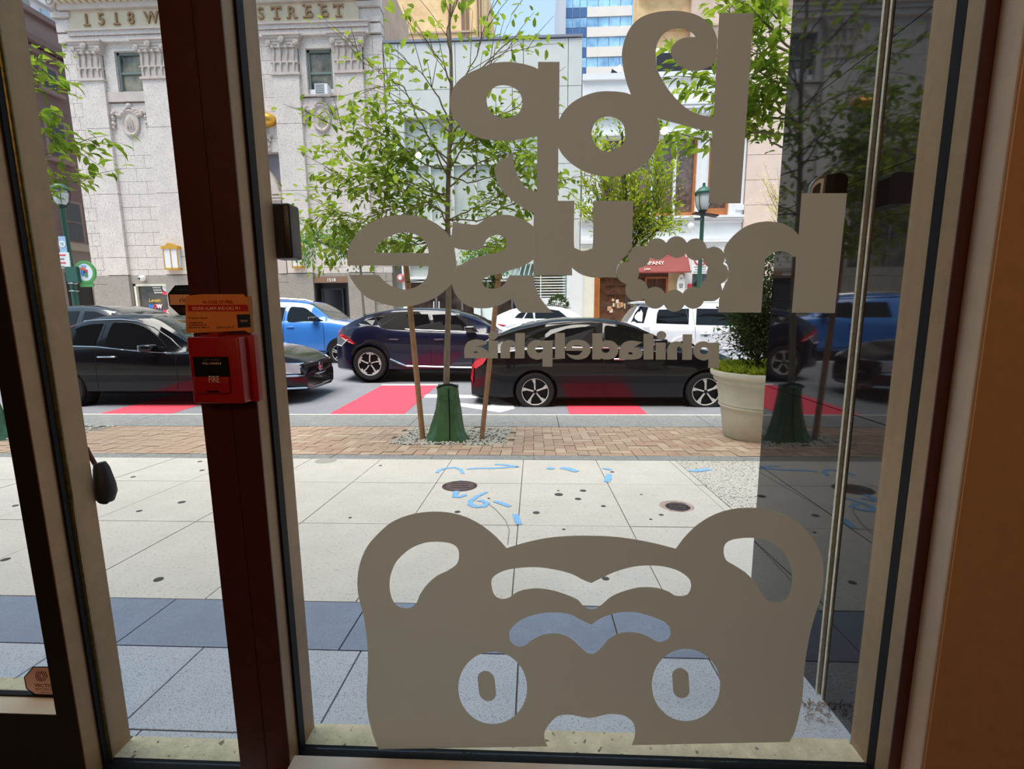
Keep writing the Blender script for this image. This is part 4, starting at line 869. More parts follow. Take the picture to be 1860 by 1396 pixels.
# window with white bars
m_teal = mat('teal_grey_frame', '#8fb0aa', .5)
w0, w1, wz1, wz0 = bx(969, 520), bx(1027, 520), zq(481), zq(542)
gwn = empty('barred_window', ((w0 + w1) / 2, YF, wz0), parent=g2)
box('glass', mat('deep_window_glass', '#2c3b37', .2, noise=.3, scale=2, col2='#5d5a46'), w0, w1, YF + .2, YF + .22, wz0, wz1, gwn)
box('frame', m_teal, w1 - .1, w1 + .03, YF - .05, YF + .2, wz0 - .1, wz1, gwn); box('post', m_wh, bx(982, 520) - .02, bx(982, 520) + .02, YF - .1, YF - .06, wz0, wz1, gwn)
for k in range(12): 
    z = wz0 + .06 + k * (wz1 - wz0) / 12.5; MB().tube([(w0, YF - .25, z), (bx(982, 520), YF - .08, z), (w1, YF - .08, z)], .018, 5).build('bar', m_wh, gwn)
box('window_sill', m_white, w0, w1 + .1, YF - .15, YF + .3, zq(557), wz0, g2); box('cladding_panel', m_pan, bx(943, 540), MB_, YF - .01, YF + .2, -.3, zq(557), g2)
cn = MB()
for k in range(7):
    a = at(917 + k * 8.5, 500, YF - .6); b = at(905 + k * 8.5, 480, YF - .05); cn.box(a.x, a.x + .08, YF - .6, YF - .05, a.z, a.z + .03); cn.tube([(a.x, YF - .6, a.z), (b.x + .4, YF - .05, b.z + .1)], .025, 5)
cn.build('canopy_slats', m_teal, g2)
box('white_wall_panel', m_white, bx(1029, 520), bx(1057, 520), YF - .1, YF + .3, -.3, zq(470), g2)
bell = at(728, 505, YF - .1); bl = empty('alarm_bell', (bell.x, YF - .05, bell.z), 'round red alarm bell on the white entry pier', 'bell')
MB().lathe([(0, -.14), (.08, -.13), (.16, -.06), (.17, 0), (.17, .06)], (bell.x, YF - .08, bell.z), 'y', 20).build('gong', mat('red_bell', '#b8666c', .4), bl, True)
MB().lathe([(0, -.02), (.07, -.015), (.075, 0)], (bell.x, YF - .215, bell.z), 'y', 14).build('hub', m_wh, bl)
# bush on the sill is built with the plants
# ---------------- white building ----------------
g3 = empty('white_building', (bx(1200, 300), YF, -.24), 'white painted building with cornices and big upper windows and a red awning', 'building')
WA, WB = MB_ + .02, bx(1357, 250)
zr_ = lambda r: bz(1240, r)
B3 = lambda n, m, x0, x1, yf, r0, r1, yb=.3, p=g3: box(n, m, x0, x1, YF - yf, YF + yb, zr_(r0), zr_(r1), p)
box('core_wall', m_white, WA, WB, YF + .3, YF + 6, -.6, zr_(142), g3)
B3('parapet_wall', mat('white_stucco', '#ebe9ea', .8, noise=.04, scale=4), WA, WB, 0, 181, 141)
B3('parapet_cap', m_white, WA, WB, .1, 142, 131)
for r0, r1, e in ((187, 181, .12), (192, 188, .18), (197, 193, .1), (200, 198, .22)): B3('cornice_moulding', m_white, WA, WB, e, r0, r1)
B3('cornice_bed', m_white, WA, WB, .06, 210, 200)
x = WA
while x < WB: B3('dentil', m_white, x, x + .09, .17, 208, 201, yb=0); x += .155
for r0, r1, e in ((236, 210, 0), (241, 236, .1), (246, 241.5, .16), (250, 246.5, .08)): B3('frieze_moulding', m_white, WA, WB, e, r0, r1)
m_wood = mat('orange_brown_wood', '#b3703f', .5, noise=.15, scale=6)
m_br = mat('window_glass_brick_reflection', '#54453f', .12, noise=.15, scale=5, col2='#7a645c', spec=.8)
def biwin(pa, pb, mulls, refl=m_br):
    a, b = bx(pa, 320), bx(pb, 320); e = empty('window', ((a + b) / 2, YF, zr_(393)), parent=g3)
    box('glass', refl, a, b, YF + .18, YF + .2, zr_(393), zr_(250), e)
    for m in mulls: box('mullion', m_white, bx(m, 320) - .045, bx(m, 320) + .045, YF + .05, YF + .18, zr_(393), zr_(250), e)
    box('wood_jamb', m_wood, b - .09, b, YF + .08, YF + .2, zr_(393), zr_(250), e); box('wood_jamb', m_wood, a, a + .09, YF + .08, YF + .2, zr_(393), zr_(250), e)
    box('inner_ledge', m_wood, a, b, YF + .1, YF + .17, zr_(393), zr_(384) if pa < 1250 else zr_(378), e)
    return e
biwin(1093, 1265, (1143, 1185, 1226.5)); biwin(1286, 1327, ())
for pa, pb in ((1058, 1093), (1265, 1286), (1327, 1357)):
    a, b = bx(pa, 320), bx(pb, 320) if pb < 1350 else WB
    B3('pilaster', m_white, a, b, .02, 393, 250)
    if b - a < 1: B3('pilaster_face', m_white, a + .12, b - .08, .09, 393, 252, yb=0)
B3('pilaster_inset', m_white, bx(1335, 370), bx(1349, 370), .14, 384, 374, yb=0)
for r0, r1, e in ((397, 393, .2), (401, 397.5, .14), (405, 401.5, .08), (430, 405, 0), (434, 430, .1), (441, 434.5, .16), (446, 441.5, .08)): B3('belt_moulding', m_white, WA, WB, e, r0, r1)
# ground floor of the white building
m_redst = mat('brick_red_band', '#7f3a2c', .7, noise=.3, scale=8)
B3('brick_band', m_redst, WA + .8, bx(1243, 450), -.02, 462, 446)
B3('white_pier', m_white, bx(1243, 480), bx(1257, 480), .1, 640, 446); B3('white_pier', m_white, bx(1295, 480), WB, .05, 640, 446)
B3('white_header', m_white, bx(1257, 480), bx(1295, 480), .02, 475, 446)
cpw = bx(1079, 540)
B3('cream_pier', mat('cream_paint', '#e9e4d4', .7, noise=.04, scale=4), WA, cpw, .06, 640, 446)
B3('door_post', m_white, WA + .05, WA + .12, .09, 640, 500, yb=0)
m_woodd = mat('dark_brown_wood', '#4c2c1e', .5, noise=.25, scale=5); m_orw = mat('orange_wood_post', '#a85f30', .5, noise=.15, scale=6)
shop = empty('shopfront', (bx(1150, 540), YF, -.24), 'brown timber shop front with pale notices taped to its window', 'shopfront')
B3('corner_post', m_orw, cpw, bx(1087, 540), .08, 640, 503, p=shop)
B3('gold_edge', m_gold, bx(1087, 540), bx(1088.5, 540), .09, 640, 503, p=shop)
B3('shop_glass', mat('brown_shop_glass', '#51362a', .12, noise=.25, scale=3, col2='#6b4938'), bx(1088.5, 540), bx(1172, 540), -.1, 640, 503, p=shop)
for r in (514, 531): B3('glazing_bar', m_woodd, bx(1100, 540), bx(1160, 540), -.05, r + 2.5, r, yb=.1, p=shop)
for px in (1117, 1139): B3('glazing_bar', m_woodd, bx(px, 540), bx(px + 2.5, 540), -.05, 560, 503, yb=.1, p=shop)
B3('door_surround', m_orw, bx(1171, 520), bx(1174.5, 520), .02, 640, 502, p=shop); B3('door_surround', m_orw, bx(1209.5, 520), bx(1213, 520), .02, 640, 502, p=shop); B3('door_surround', m_orw, bx(1171, 520), bx(1213, 520), .02, 505, 502, p=shop)
B3('door_leaf', m_woodd, bx(1174.5, 520), bx(1209.5, 520), -.1, 640, 505, p=shop)
B3('door_stile', mat('mid_brown_wood', '#6a4030', .5), bx(1191, 520), bx(1193, 520), -.06, 640, 505, yb=.1, p=shop)
B3('dark_soffit', m_woodd, bx(1088, 520), bx(1213, 520), 0, 503, 495, p=shop)
B3('beige_panel', mat('beige_board', '#cbb28c', .7), bx(1213, 520), bx(1243, 520), .0, 640, 495, p=shop)
nn = [(1113.5, 544.5), (1121, 547), (1128, 553), (1135, 553), (1116, 553.5), (1107, 560), (1136, 558), (1110, 564), (1124, 555)]
for i, (px, py) in enumerate(nn):
    w = 2.2 + (i % 3) * .8
    p0, p1 = at(px - w, py + w * 1.1, YF + .05), at(px + w, py - w * 1.1, YF + .05)
    box('notice', mat('paper_%s' % 'abc'[i % 3], ('#d9b48c', '#e6d6bd', '#c99a76')[i % 3], .7), p0.x, p1.x, YF + .05, YF + .06, p0.z, p1.z, shop)
# awning
m_awn = mat('brick_red_awning', '#8f4542', .75, noise=.06, scale=5)
aw = empty('awning', (bx(1200, 480), YF, zr_(494)), 'brick-red shop awning with white capital letters', 'awning')
a, b = bx(1150, 480), bx(1248, 480)
zA, zB = at(1200, 494, YF - .5).z, zr_(461)
MB().prism([Vector((a, YF - .5, zA)), Vector((a, YF - .02, zA)), Vector((a, YF - .02, zB))], (b - a, 0, 0)).build('canvas', m_awn, aw)
box('valance_edge', mat('awning_edge', '#8e3f3c', .7), a, b, YF - .51, YF - .49, zA - .03, zA + .02, aw)
tilt = math.atan2(zB - zA, .48)
def awtext(s, px, py, h, sq=1):
    q = at(px, py, YF - .25); z = q.z; y = YF - .5 + .48 * (z - zA) / (zB - zA) - .03
    text(s, 'lettering', m_let, aw, (0, 0, 0), h, bold=.03, extr=.012, align='RIGHT', tf=lambda A, Bc, Cc: Vector((q.x + A * sq, y + Bc * math.cos(tilt) - Cc * math.sin(tilt), z + Bc * math.sin(tilt) + 0 * Cc)))
awtext('COMPANY', 1206, 480.5, .17, .98); awtext('1509', 1179, 491, .09)
# oval board and no-stopping sign
ov = at(1236.5, 517, YF - .3); oe = empty('oval_sign', (ov.x, YF - .2, ov.z), 'upright white oval sign board beside the shop door', 'sign')
MB().lathe([(0, -.03), (.15, -.03), (.155, 0), (.15, .03), (0, .03)], (ov.x, YF - .3, ov.z), 'y', 24, .95, 2.65).build('board', m_wh, oe)
box('bracket', m_sash, ov.x - .05, ov.x + .05, YF - .28, YF + .01, ov.z + .1, ov.z + .15, oe)
for k, (h, w) in enumerate(((.22, .1), (.0, .16), (-.06, .16), (-.12, .12))): box('dark_print', m_sash, ov.x - w / 2, ov.x + w / 2, YF - .34, YF - .33, ov.z + h, ov.z + h + .035, oe)
ns = empty('parking_sign', at(1274, 480, YF - .6), 'white sign with a red ring in front of the right shop', 'sign')
p0, p1 = at(1256.5, 497, YF - .6), at(1292, 458, YF - .6)
box('sign_plate', m_wh, p0.x, p1.x, YF - .6, YF - .57, p0.z, p1.z, ns)
rc = at(1273, 470, YF - .62); MB().lathe([(.20, 0), (.20, -.01), (.255, -.01), (.255, 0)], (rc.x, YF - .605, rc.z), 'y', 30).build('red_ring', mat('sign_red', '#d8404e', .5), ns)
box('red_slash', mat('sign_red', '', .5), rc.x - .02, rc.x + .02, YF - .612, YF - .606, rc.z - .2, rc.z + .2, ns, rot=(0, math.radians(-45), 0))
for k, w in enumerate((.5, .4, .45)): box('print_line', m_sash, rc.x - w / 2, rc.x + w / 2, YF - .606, YF - .601, p0.z + .05 + k * .09, p0.z + .075 + k * .09, ns)
MB().tube([(p0.x, YF - .58, p0.z + .1), (p0.x - .15, YF - .1, p0.z + .1)], .03, 6).build('bracket', m_sash, ns)
B3('right_shop_glass', mat('right_shop_glass', '#2f3032', .1, noise=.4, scale=3, col2='#5a6064'), bx(1257, 520), bx(1295, 520), -.05, 640, 475)
fb_ = at(1253, 519, YF - .15); box('red_alarm_box', mat('sign_red', '', .5), fb_.x - .07, fb_.x + .07, YF - .2, YF - .1, fb_.z - .08, fb_.z + .08, g3)
# rooftop house of the white building
rt = YF + 2.5
B4 = lambda n, m, p0, p1, r0, r1, y=rt: box(n, m, bx(p0, 110, y), bx(p1, 110, y), y, y + 2, bz(1240, r0, y), bz(1240, r1, y), g3)
B4('penthouse_wall', mat('black_roof_glass', '#25252b', .2), 1193, 1300, 132, 95); B4('penthouse_band', m_white, 1190, 1304, 95, 86); B4('roof_house', m_white, 1125, 1193, 140, 128)
MB().prism([at(1107, 139, rt), at(1125, 139, rt), at(1124, 133, rt), at(1112, 125, rt)], (0, .5, 0)).build('roof_vent', mat('black_roof_glass', '', .2), g3)
MB().prism([at(1125, 139, rt), at(1130, 139, rt), at(1128, 116, rt), at(1113, 125, rt)], (0, .4, 0)).build('vent_hood', m_white, g3)
# ---------------- beige stone building at the right ----------------
m_bei = mat('beige_limestone', '#e2cbbd', .85, noise=.05, scale=2)
g4 = empty('limestone_building', (bx(1500, 300), YF, -.24), 'beige limestone building at the right edge behind the street tree', 'building')
xb0 = WB + .02; box('core_wall', mat('beige_joint', '#a8948a', .9), xb0, xb0 + 9, YF + .04, YF + 6, -.6, zr_(-60), g4)
rws = [640, 590, 545, 500, 465, 420, 375, 330, 285, 240, 195, 150, 105, 60, 20]
for t, u in zip(rws, rws[1:]):
    for k in range(4): box('stone_panel', m_bei, xb0 + k * 2.3 + .008, xb0 + k * 2.3 + 2.292, YF - .08, YF + .05, zr_(t) + .008, zr_(u) - .008, g4)
for r0, r1, e in ((20, 12, .2), (12, 6, .35), (6, -4, .2)): box('cornice', m_bei, xb0, xb0 + 9, YF - e, YF + .1, zr_(r0), zr_(r1), g4)
# ---------------- brown building on the side street ----------------
m_bro = mat('brownstone', '#8d7570', .85, noise=.08, scale=3); m_bro2 = mat('brownstone_trim', '#a58d88', .85)
SX = -21.0
def yz(px, py): p = atX(px, py, SX); return p.y, p.z
g5 = empty('brownstone_building', (SX - 2, 24, -.24), 'brown stone building at the far left across the side street', 'building')
ztp = yz(100, 62)[1]
box('core_wall', m_bro, SX - 8, SX, 18.9, 34, -.6, ztp, g5)
for dz, h, e, m in ((0, .22, .55, m_bro), (-.75, .75, .3, m_bro2), (-1.0, .25, .42, m_bro), (-1.3, .2, .15, m_bro2), (-2.2, .1, .12, m_bro2)): box('cornice_band', m, SX - 8, SX + e, 18.8, 34, ztp + dz, ztp + dz + h, g5)
def swin(pa, pb, pt, pbm):
    y0, y1 = yz(pa, (pt + pbm) / 2)[0], yz(pb, (pt + pbm) / 2)[0]; z1 = yz((pa + pb) / 2, pt)[1]; z0 = yz((pa + pb) / 2, pbm)[1]
    e = empty('window', (SX, (y0 + y1) / 2, z0), parent=g5)
    box('frame', m_bro2, SX, SX + .06, y0 - .12, y1 + .12, z0 - .12, z1 + .12, e); box('glass', mat('brown_window_glass', '#3f3433', .1), SX + .03, SX + .07, y0, y1, z0, z1, e)
    box('meeting_rail', m_bro, SX + .03, SX + .1, y0, y1, (z0 + z1) / 2 - .03, (z0 + z1) / 2 + .03, e); box('sill', m_bro2, SX, SX + .2, y0 - .2, y1 + .2, z0 - .25, z0 - .1, e)
swin(76, 100, 126, 160); swin(88, 116, 224, 284); swin(116, 146, 370, 437)
zb1 = yz(140, 452)[1]; box('belt_course', mat('beige_trim', '#bfae9f', .8), SX, SX + .25, 18.8, 34, zb1 - .1, zb1 + .22, g5)
y0, y1 = yz(118, 520)[0], yz(163, 520)[0]
box('lower_wall', mat('beige_lower_stone', '#a89a90', .85), SX, SX + .08, 18.8, 34, -.5, zb1 - .1, g5)
box('dark_opening', mat('near_black', '', .4), SX + .06, SX + .1, y0, y1, -.5, yz(140, 496)[1], g5); box('opening_trim', mat('beige_trim', '', .8), SX + .06, SX + .16, y1, y1 + .25, -.5, yz(140, 496)[1] + .1, g5)
# pale glass block above it
g6 = empty('glass_block', (SX - 3, 28, ztp), 'pale building with white bands and blue windows rising over the brownstone', 'building')
m_bg = mat('sky_blue_glass', '#b9d4ea', .1, noise=.1, scale=.8)
box('core_wall', m_white, SX - 9, SX - 1.2, 20, 44, ztp + .25, ztp + 9, g6)
for k in range(5):
    z = ztp + .3 + k * 1.9
    for j in range(8): box('window', m_bg if j % 3 else mat('grey_green_pane', '#98a29c', .2), SX - 1.2, SX - 1.12, 20.6 + j * 2.6, 22.7 + j * 2.6, z, z + 1.15, g6)
    box('white_band', m_white, SX - 1.2, SX - .95, 20, 44, z + 1.3, z + 1.5, g6)
# ---------------- towers beyond ----------------
m_tan = mat('tan_tower_stone', '#dfb27e', .85, noise=.1, scale=.5, col2='#efcf9f'); m_tan2 = mat('shaded_tower_stone', '#b39a86', .85, noise=.12, scale=.4)
Y1 = 46
t1 = empty('tower_building', (at(790, 30, Y1).x, Y1, 0), 'tan stone tower behind the panelled building, left of the sky gap', 'building')
a, b = at(690, 30, Y1).x, at(881, 30, Y1).x
box('tower_wall', m_tan, a - 4, b, Y1, Y1 + 14, 0, at(790, -80, Y1).z, t1)
for px in (838, 846): box('window_strip', mat('brown_strip', '#80604e', .6), at(px, 30, Y1).x, at(px + 6, 30, Y1).x, Y1 - .08, Y1 + .1, 10, at(790, -80, Y1).z, t1)
for k in range(3): box('pier', m_tan2, at(866 + k * 5, 30, Y1).x, at(868 + k * 5, 30, Y1).x, Y1 - .35, Y1, 10, at(790, -80, Y1).z, t1)
for k in range(9):
    z = 12 + k * 3.2; box('string_course', m_tan2, a, b + .1, Y1 - .12, Y1, z, z + .15, t1)
Y2 = 50
t2 = empty('tower_building', (at(1240, 30, Y2).x, Y2, 0), 'tan stone tower behind the white building at the right of the glass tower', 'building')
box('tower_wall', m_tan, at(1157, 30, Y2).x, at(1260, 30, Y2).x, Y2, Y2 + 2, 0, at(1240, -90, Y2).z, t2)
box('setback_wall', mat('rosy_tower_stone', '#cdb3a2', .85, noise=.15, scale=.5), at(1252, 30, Y2).x, at(1400, 30, Y2).x, Y2 - .6, Y2 + 2, 0, at(1240, -90, Y2).z, t2)
for k in range(8): box('string_course', m_tan2, at(1157, 30, Y2).x, at(1400, 30, Y2).x, Y2 - .75, Y2, 14 + k * 3.1, 14.15 + k * 3.1, t2)
Y3 = 78
t3 = empty('tower_building', (at(1090, 30, Y3).x, Y3, 0), 'distant office tower with blue glass and cream bands', 'building')
tx = lambda px: at(px, 60, Y3).x; tz = lambda py: at(1100, py, Y3).z
m_bl = mat('tower_blue_glass', '#5d97cf', .08, noise=.3, scale=.25, col2='#9cc6ea', spec=.8); m_cr = mat('cream_spandrel', '#e3d9d2', .8, noise=.03, scale=.6)
box('core_wall', mat('tower_grey', '#b8bcc4', .7), tx(1015), tx(1160), Y3 + .3, Y3 + 16, 0, tz(-90), t3)
box('grey_fin', mat('tower_grey', '', .7), tx(1015), tx(1027), Y3 - .8, Y3 + .3, 0, tz(-90), t3)
r = 139 + 36.5 * 1
while r > -80:
    box('cream_band', m_cr, tx(1066), tx(1147), Y3, Y3 + .4, tz(r), tz(r - 18), t3)
    for k in range(4): box('window', m_bl, tx(1066 + k * 20.2) + .05, tx(1066 + (k + 1) * 20.2) - .05, Y3 + .15, Y3 + .4, tz(r - 18) + .05, tz(r - 36.5) - .05, t3)
    for k in range(3): box('window', m_bl, tx(1027 + k * 13) + .05, tx(1040 + k * 13) - .05, Y3 + .15, Y3 + .4, tz(r - 18) + .05, tz(r - 36.5) - .05, t3); box('spandrel_glass', mat('deep_blue_glass', '#4a6c9e', .1, noise=.2, scale=.3), tx(1027 + k * 13) + .05, tx(1040 + k * 13) - .05, Y3 + .15, Y3 + .4, tz(r) + .05, tz(r - 18) - .05, t3)
    box('window', m_bl, tx(1147), tx(1160), Y3 + .15, Y3 + .4, tz(r), tz(r - 36), t3)
    r -= 36.5
# ================= CARS =================
m_tyre = mat('tyre_rubber', '#17171a', .75); m_arch = mat('wheel_arch_black', '#0b0b0e', .8)
m_alloy = mat('machined_alloy', '#cfccc6', .45, .1); m_rimd = mat('dark_rim', '#1c1c20', .4, .5)
m_chrome = mat('chrome', '#e6e6ea', .12, 1); m_cglass = mat('tinted_car_glass', '#0d1013', .04, spec=.45); m_cglass2 = mat('windscreen_glass', '#27342f', .04, spec=.9, coat=.6)
m_redl = mat('tail_light_red', '#c8101c', .2, coat=.5); m_clear = mat('headlight_clear', '#cfd4da', .12, .3, coat=.6)
def lerp(P, x):
    if x <= P[0][0]: return P[0][1]
    for (a, za), (b, zb) in zip(P, P[1:]):
        if x <= b: return za + (zb - za) * (x - a) / max(b - a, 1e-6)
    return P[-1][1]
def hermite(P, x):       # smooth interpolation of a profile
    n = len(P)
    if x <= P[0][0]: return P[0][1]
    if x >= P[-1][0]: return P[-1][1]
    for i in range(n - 1):
        if x <= P[i + 1][0]:
            h = P[i + 1][0] - P[i][0]; t = (x - P[i][0]) / h
            def sl(k):
                if k == 0 or k == n - 1: j = 0 if k == 0 else n - 2; return (P[j + 1][1] - P[j][1]) / (P[j + 1][0] - P[j][0])
                a = (P[k][1] - P[k - 1][1]) / (P[k][0] - P[k - 1][0]); b = (P[k + 1][1] - P[k][1]) / (P[k + 1][0] - P[k][0])
                return 0 if a * b <= 0 else 2 * a * b / (a + b)
            m0, m1 = sl(i) * h, sl(i + 1) * h
            return (2 * t ** 3 - 3 * t * t + 1) * P[i][1] + (t ** 3 - 2 * t * t + t) * m0 + (-2 * t ** 3 + 3 * t * t) * P[i + 1][1] + (t ** 3 - t * t) * m1
def wheel(root, x, y, z, r, style, near, alloy):
    s = 1 if near else -1       # outer side faces -y when near
    prof = [(r * .66, .0), (r * .72, -.012), (r * .93, -.006), (r, .03), (r, .18), (r * .93, .215), (r * .6, .215)]
    w = MB().lathe([(a, s * b) for a, b in prof], (x, y, z), 'y', 40).build('wheel', m_tyre, root, True)
    MB().lathe([(0, s * .07), (r * .60, s * .06), (r * .66, s * .004), (r * .70, s * -.004), (r * .70, s * .05)], (x, y, z), 'y', 40).build('rim', m_rimd, w, True)
    if not near: return
    sp = MB(); y0 = y + .004
    def P(rr, a): return Vector((x + math.cos(a) * rr * r, y0, z + math.sin(a) * rr * r))
    for k in range(5):
        a = 2 * math.pi * k / 5 + .3
        if style == 'blade':       # twisted triangular blades
            sp.prism([P(.06, a - .5), P(.40, a - .02), P(.665, a - .02), P(.665, a + .30), P(.42, a + .16), P(.10, a + .5)], (0, .03, 0))
        elif style == 'aero':      # broad wings with dark slots
            sp.prism([P(.04, a - .7), P(.34, a - .05), P(.64, a - .16), P(.66, a + .0), P(.38, a + .08), P(.08, a + .6)], (0, .03, 0))
            sp.prism([P(.64, a - .42), P(.66, a - .16), P(.60, a - .14), P(.55, a - .38)], (0, .03, 0)); sp.prism([P(.66, a), P(.64, a + .3), P(.56, a + .26), P(.58, a + .02)], (0, .03, 0))
        else:
            for d in (-.14, .14): sp.prism([P(.1, a + d * 2), P(.66, a + d - .06), P(.66, a + d + .06), P(.12, a + d * 2 + .3)], (0, .03, 0))
    sp.build('spokes', alloy, w)
    MB().lathe([(0, -.012), (r * .09, -.008), (r * .1, .02)], (x, y0, z), 'y', 16).build('hub_cap', m_rimd, w)
    MB().lathe([(r * .655, -.002), (r * .69, -.008), (r * .70, .01)], (x, y0 - .002, z), 'y', 40).build('rim_lip', alloy, w)
def make_car(name, label, Yn, W, top, belt, bot, gnd, paint, ws, rw, wheels, windows, style='blade', sill=None, extra=None, body_in=.0, glassm=None, cat='car', roofm=None, alloy=None):
    """top / belt: pixel profiles on the near side plane, left to right; bot, gnd: pixel rows; ws, rw: pixel x ranges of windscreen / rear glass"""
    C3 = lambda px, py: at(px, py, Yn)
    T = sorted((C3(*p).x, C3(*p).z) for p in top); Bl = sorted((C3(*p).x, C3(*p).z) for p in belt)
    xm = (top[0][0] + top[-1][0]) / 2; zb = C3(xm, bot).z; zg = C3(xm, gnd).z
    x0, x1 = T[0][0], T[-1][0]
    root = empty(name, ((x0 + x1) / 2, Yn + W / 2, zg), label, cat)
    N = 64; xs = [x0 + (x1 - x0) * i / N for i in range(N + 1)]
    xs = sorted(set([round(x, 4) for x in xs] + [x0 + .02, x0 + .05, x1 - .02, x1 - .05]))
    def inset(x):
        e0 = max(0, 1 - (x - x0) / .75); e1 = max(0, 1 - (x1 - x) / .9); return .30 * e0 ** 2.4 + .36 * e1 ** 2.4
    def sec(x):
        zt = hermite(T, x); zl = min(hermite(Bl, x), zt - .03); h = zt - zl; f = min(1, h / .3); i = inset(x); d = zl - zb
        up = (1 - f) * .03
        return [(i + .14, zb), (i + .035, zb + .05), (i + .02, zb + d * .25), (i, zb + d * .62), (i + .005, zb + d * .8), (i + .03, zl - .03), (i + .055, zl), (i + .07 + up, zl + .06 * h),
                (i + .07 + .27 * h + up * 2, zl + .84 * h), (i + .12 + .32 * h + up * 3, zl + .95 * h), (i + .2 + .36 * h + up * 4, zl + .99 * h), ((W / 2 + i + .25) / 2 + .1, zt - .004), (W / 2, zt)]
    def ys(x, z):
        s = sec(x)
        for (a, za), (b, zb_) in zip(s, s[1:]):
            if za <= z <= zb_ and zb_ > za: return a + (b - a) * (z - za) / (zb_ - za)
        return s[0][0]
    V, K = [], None
    for x in xs:
        h = sec(x); full = h + [(W - a, z) for a, z in reversed(h[:-1])]; K = len(full)
        V += [(x, Yn + a, z) for a, z in full]
    wsx = (C3(ws[0], 560).x, C3(ws[1], 560).x) if ws else None; rwx = (C3(rw[0], 560).x, C3(rw[1], 560).x) if rw else None
    fb, fw, fr = [], [], []
    for i in range(len(xs) - 1):
        xm_ = (xs[i] + xs[i + 1]) / 2
        for k in range(K - 1):
            q = (i * K + k, i * K + k + 1, (i + 1) * K + k + 1, (i + 1) * K + k)
            if wsx and wsx[0] < xm_ < wsx[1] and 9 <= k <= K - 11: fw.append(q)
            elif rwx and rwx[0] < xm_ < rwx[1] and 9 <= k <= K - 11: fr.append(q)
            else: fb.append(q)
        fb.append((i * K, (i + 1) * K, (i + 1) * K + K - 1, i * K + K - 1))
    fb.append(tuple(range(K))); fb.append(tuple((len(xs) - 1) * K + k for k in reversed(range(K))))
    def sub(fs, nm, m, smooth=True, cut=False):
        used = sorted(set(i for f in fs for i in f)); mp = {u: j for j, u in enumerate(used)}
        me = pyd([V[u] for u in used], [tuple(mp[i] for i in f) for f in fs], nm)
        bm = bmesh.new(); bm.from_mesh(me); bmesh.ops.recalc_face_normals(bm, faces=bm.faces)
        if cut:     # wheel wells
            for (px, py, r) in wheels:
                c = C3(px, py); rr = r * 1.13
                for f_ in [f for f in bm.faces if all(math.hypot(v.co.x - c.x, v.co.z - c.z) < rr for v in f.verts)]: pass
        bm.to_mesh(me); bm.free()
        me.polygons.foreach_set('use_smooth', [True] * len(me.polygons))
        try: me.set_sharp_from_angle(angle=math.radians(38))
        except Exception: pass
        return obj(nm, me, m, root)
    body = sub(fb, 'body', paint)
    # boolean wheel wells, baked into the mesh
    cut = MB()
    for (px, py, r) in wheels:
        c = C3(px, py); R1 = r * 1.14
        for yy in ((Yn - .1, Yn + .32), (Yn + W - .32, Yn + W + .1)):
            n0 = len(cut.v)
            cut.lathe([(R1, yy[0]), (R1, yy[1])], (c.x, 0, c.z), 'y', 36, cap=True)
    cme = cut.mesh(); co = bpy.data.objects.new('cutter', cme); C.objects.link(co)
    md = body.modifiers.new('b', 'BOOLEAN'); md.object = co; md.operation = 'DIFFERENCE'; md.solver = 'EXACT'
    loc = body.location.copy(); co.location = (0, 0, 0)
    bpy.context.view_layer.update()
    dg = bpy.context.evaluated_depsgraph_get(); me2 = bpy.data.meshes.new_from_object(body.evaluated_get(dg))
    body.modifiers.clear(); bpy.data.objects.remove(co)
    if len(me2.polygons) > 200: body.data = me2
    if len(body.data.materials) == 0: body.data.materials.append(paint)
    if fw: sub(fw, 'windscreen', m_cglass2)
    if fr: sub(fr, 'rear_window', glassm or m_cglass)
    for (px, py, r) in wheels:
        c = C3(px, py)
        wheel(root, c.x, Yn + .02, c.z, r, style, True, alloy or m_alloy); wheel(root, c.x, Yn + W - .02, c.z, r, style, False, alloy or m_alloy)
        # dark lining of the wheel well
        MB().lathe([(r * 1.13, .03), (r * 1.13, .3), (0, .3)], (c.x, Yn + .0, c.z), 'y', 30).build('wheel_well', m_arch, root)
    def panel(nm, pts, m, off=.006, th=.004, two=True, parent=root):
        loop = []
        P2 = [(C3(*p).x, C3(*p).z) for p in pts]
        P2 = [(q.x, q.y) for q in crom([(a, b) for a, b in P2], 4)] if len(P2) > 7 else P2
        out = []
        for (a, b), (c, d) in zip(P2, P2[1:] + P2[:1]):
            for t in (0, .5): out.append((a + (c - a) * t, b + (d - b) * t))
        o_ = None
        for side_ in ((0, 1) if two else (0,)):
            vs = [Vector((x, (Yn + ys(x, z) - off) if side_ == 0 else (Yn + W - ys(x, z) + off), z)) for x, z in out]
            o_ = MB().prism(vs, (0, th if side_ == 0 else -th, 0)).build(nm, m, parent)
        return o_
    def strip(nm, pts, wd, m, off=.008, two=False):
        q = [C3(*p) for p in pts]; q2 = []
        for a, b in zip(q, q[1:]):
            for t in range(6): q2.append(a + (b - a) * t / 6)
        q2.append(q[-1])
        return MB().tube([(p.x, Yn + ys(p.x, p.z) - off, p.z) for p in q2], wd, 6).build(nm, m, root)
    for w in windows: panel('side_window', w, glassm or m_cglass)
    if extra: extra(root, C3, panel, strip, ys, Yn, W)
    return root
def mirror_(root, C3, Yn, px, py, m, cap):
    c = C3(px, py)
    o_ = obj('wing_mirror', rbox(c.x - .10, c.x + .12, Yn - .16, Yn + .04, c.z - .055, c.z + .065, .045), cap, root)
    obj('mirror_glass', rbox(c.x - .106, c.x - .09, Yn - .145, Yn + .02, c.z - .035, c.z + .05, .006), m_chrome, o_)
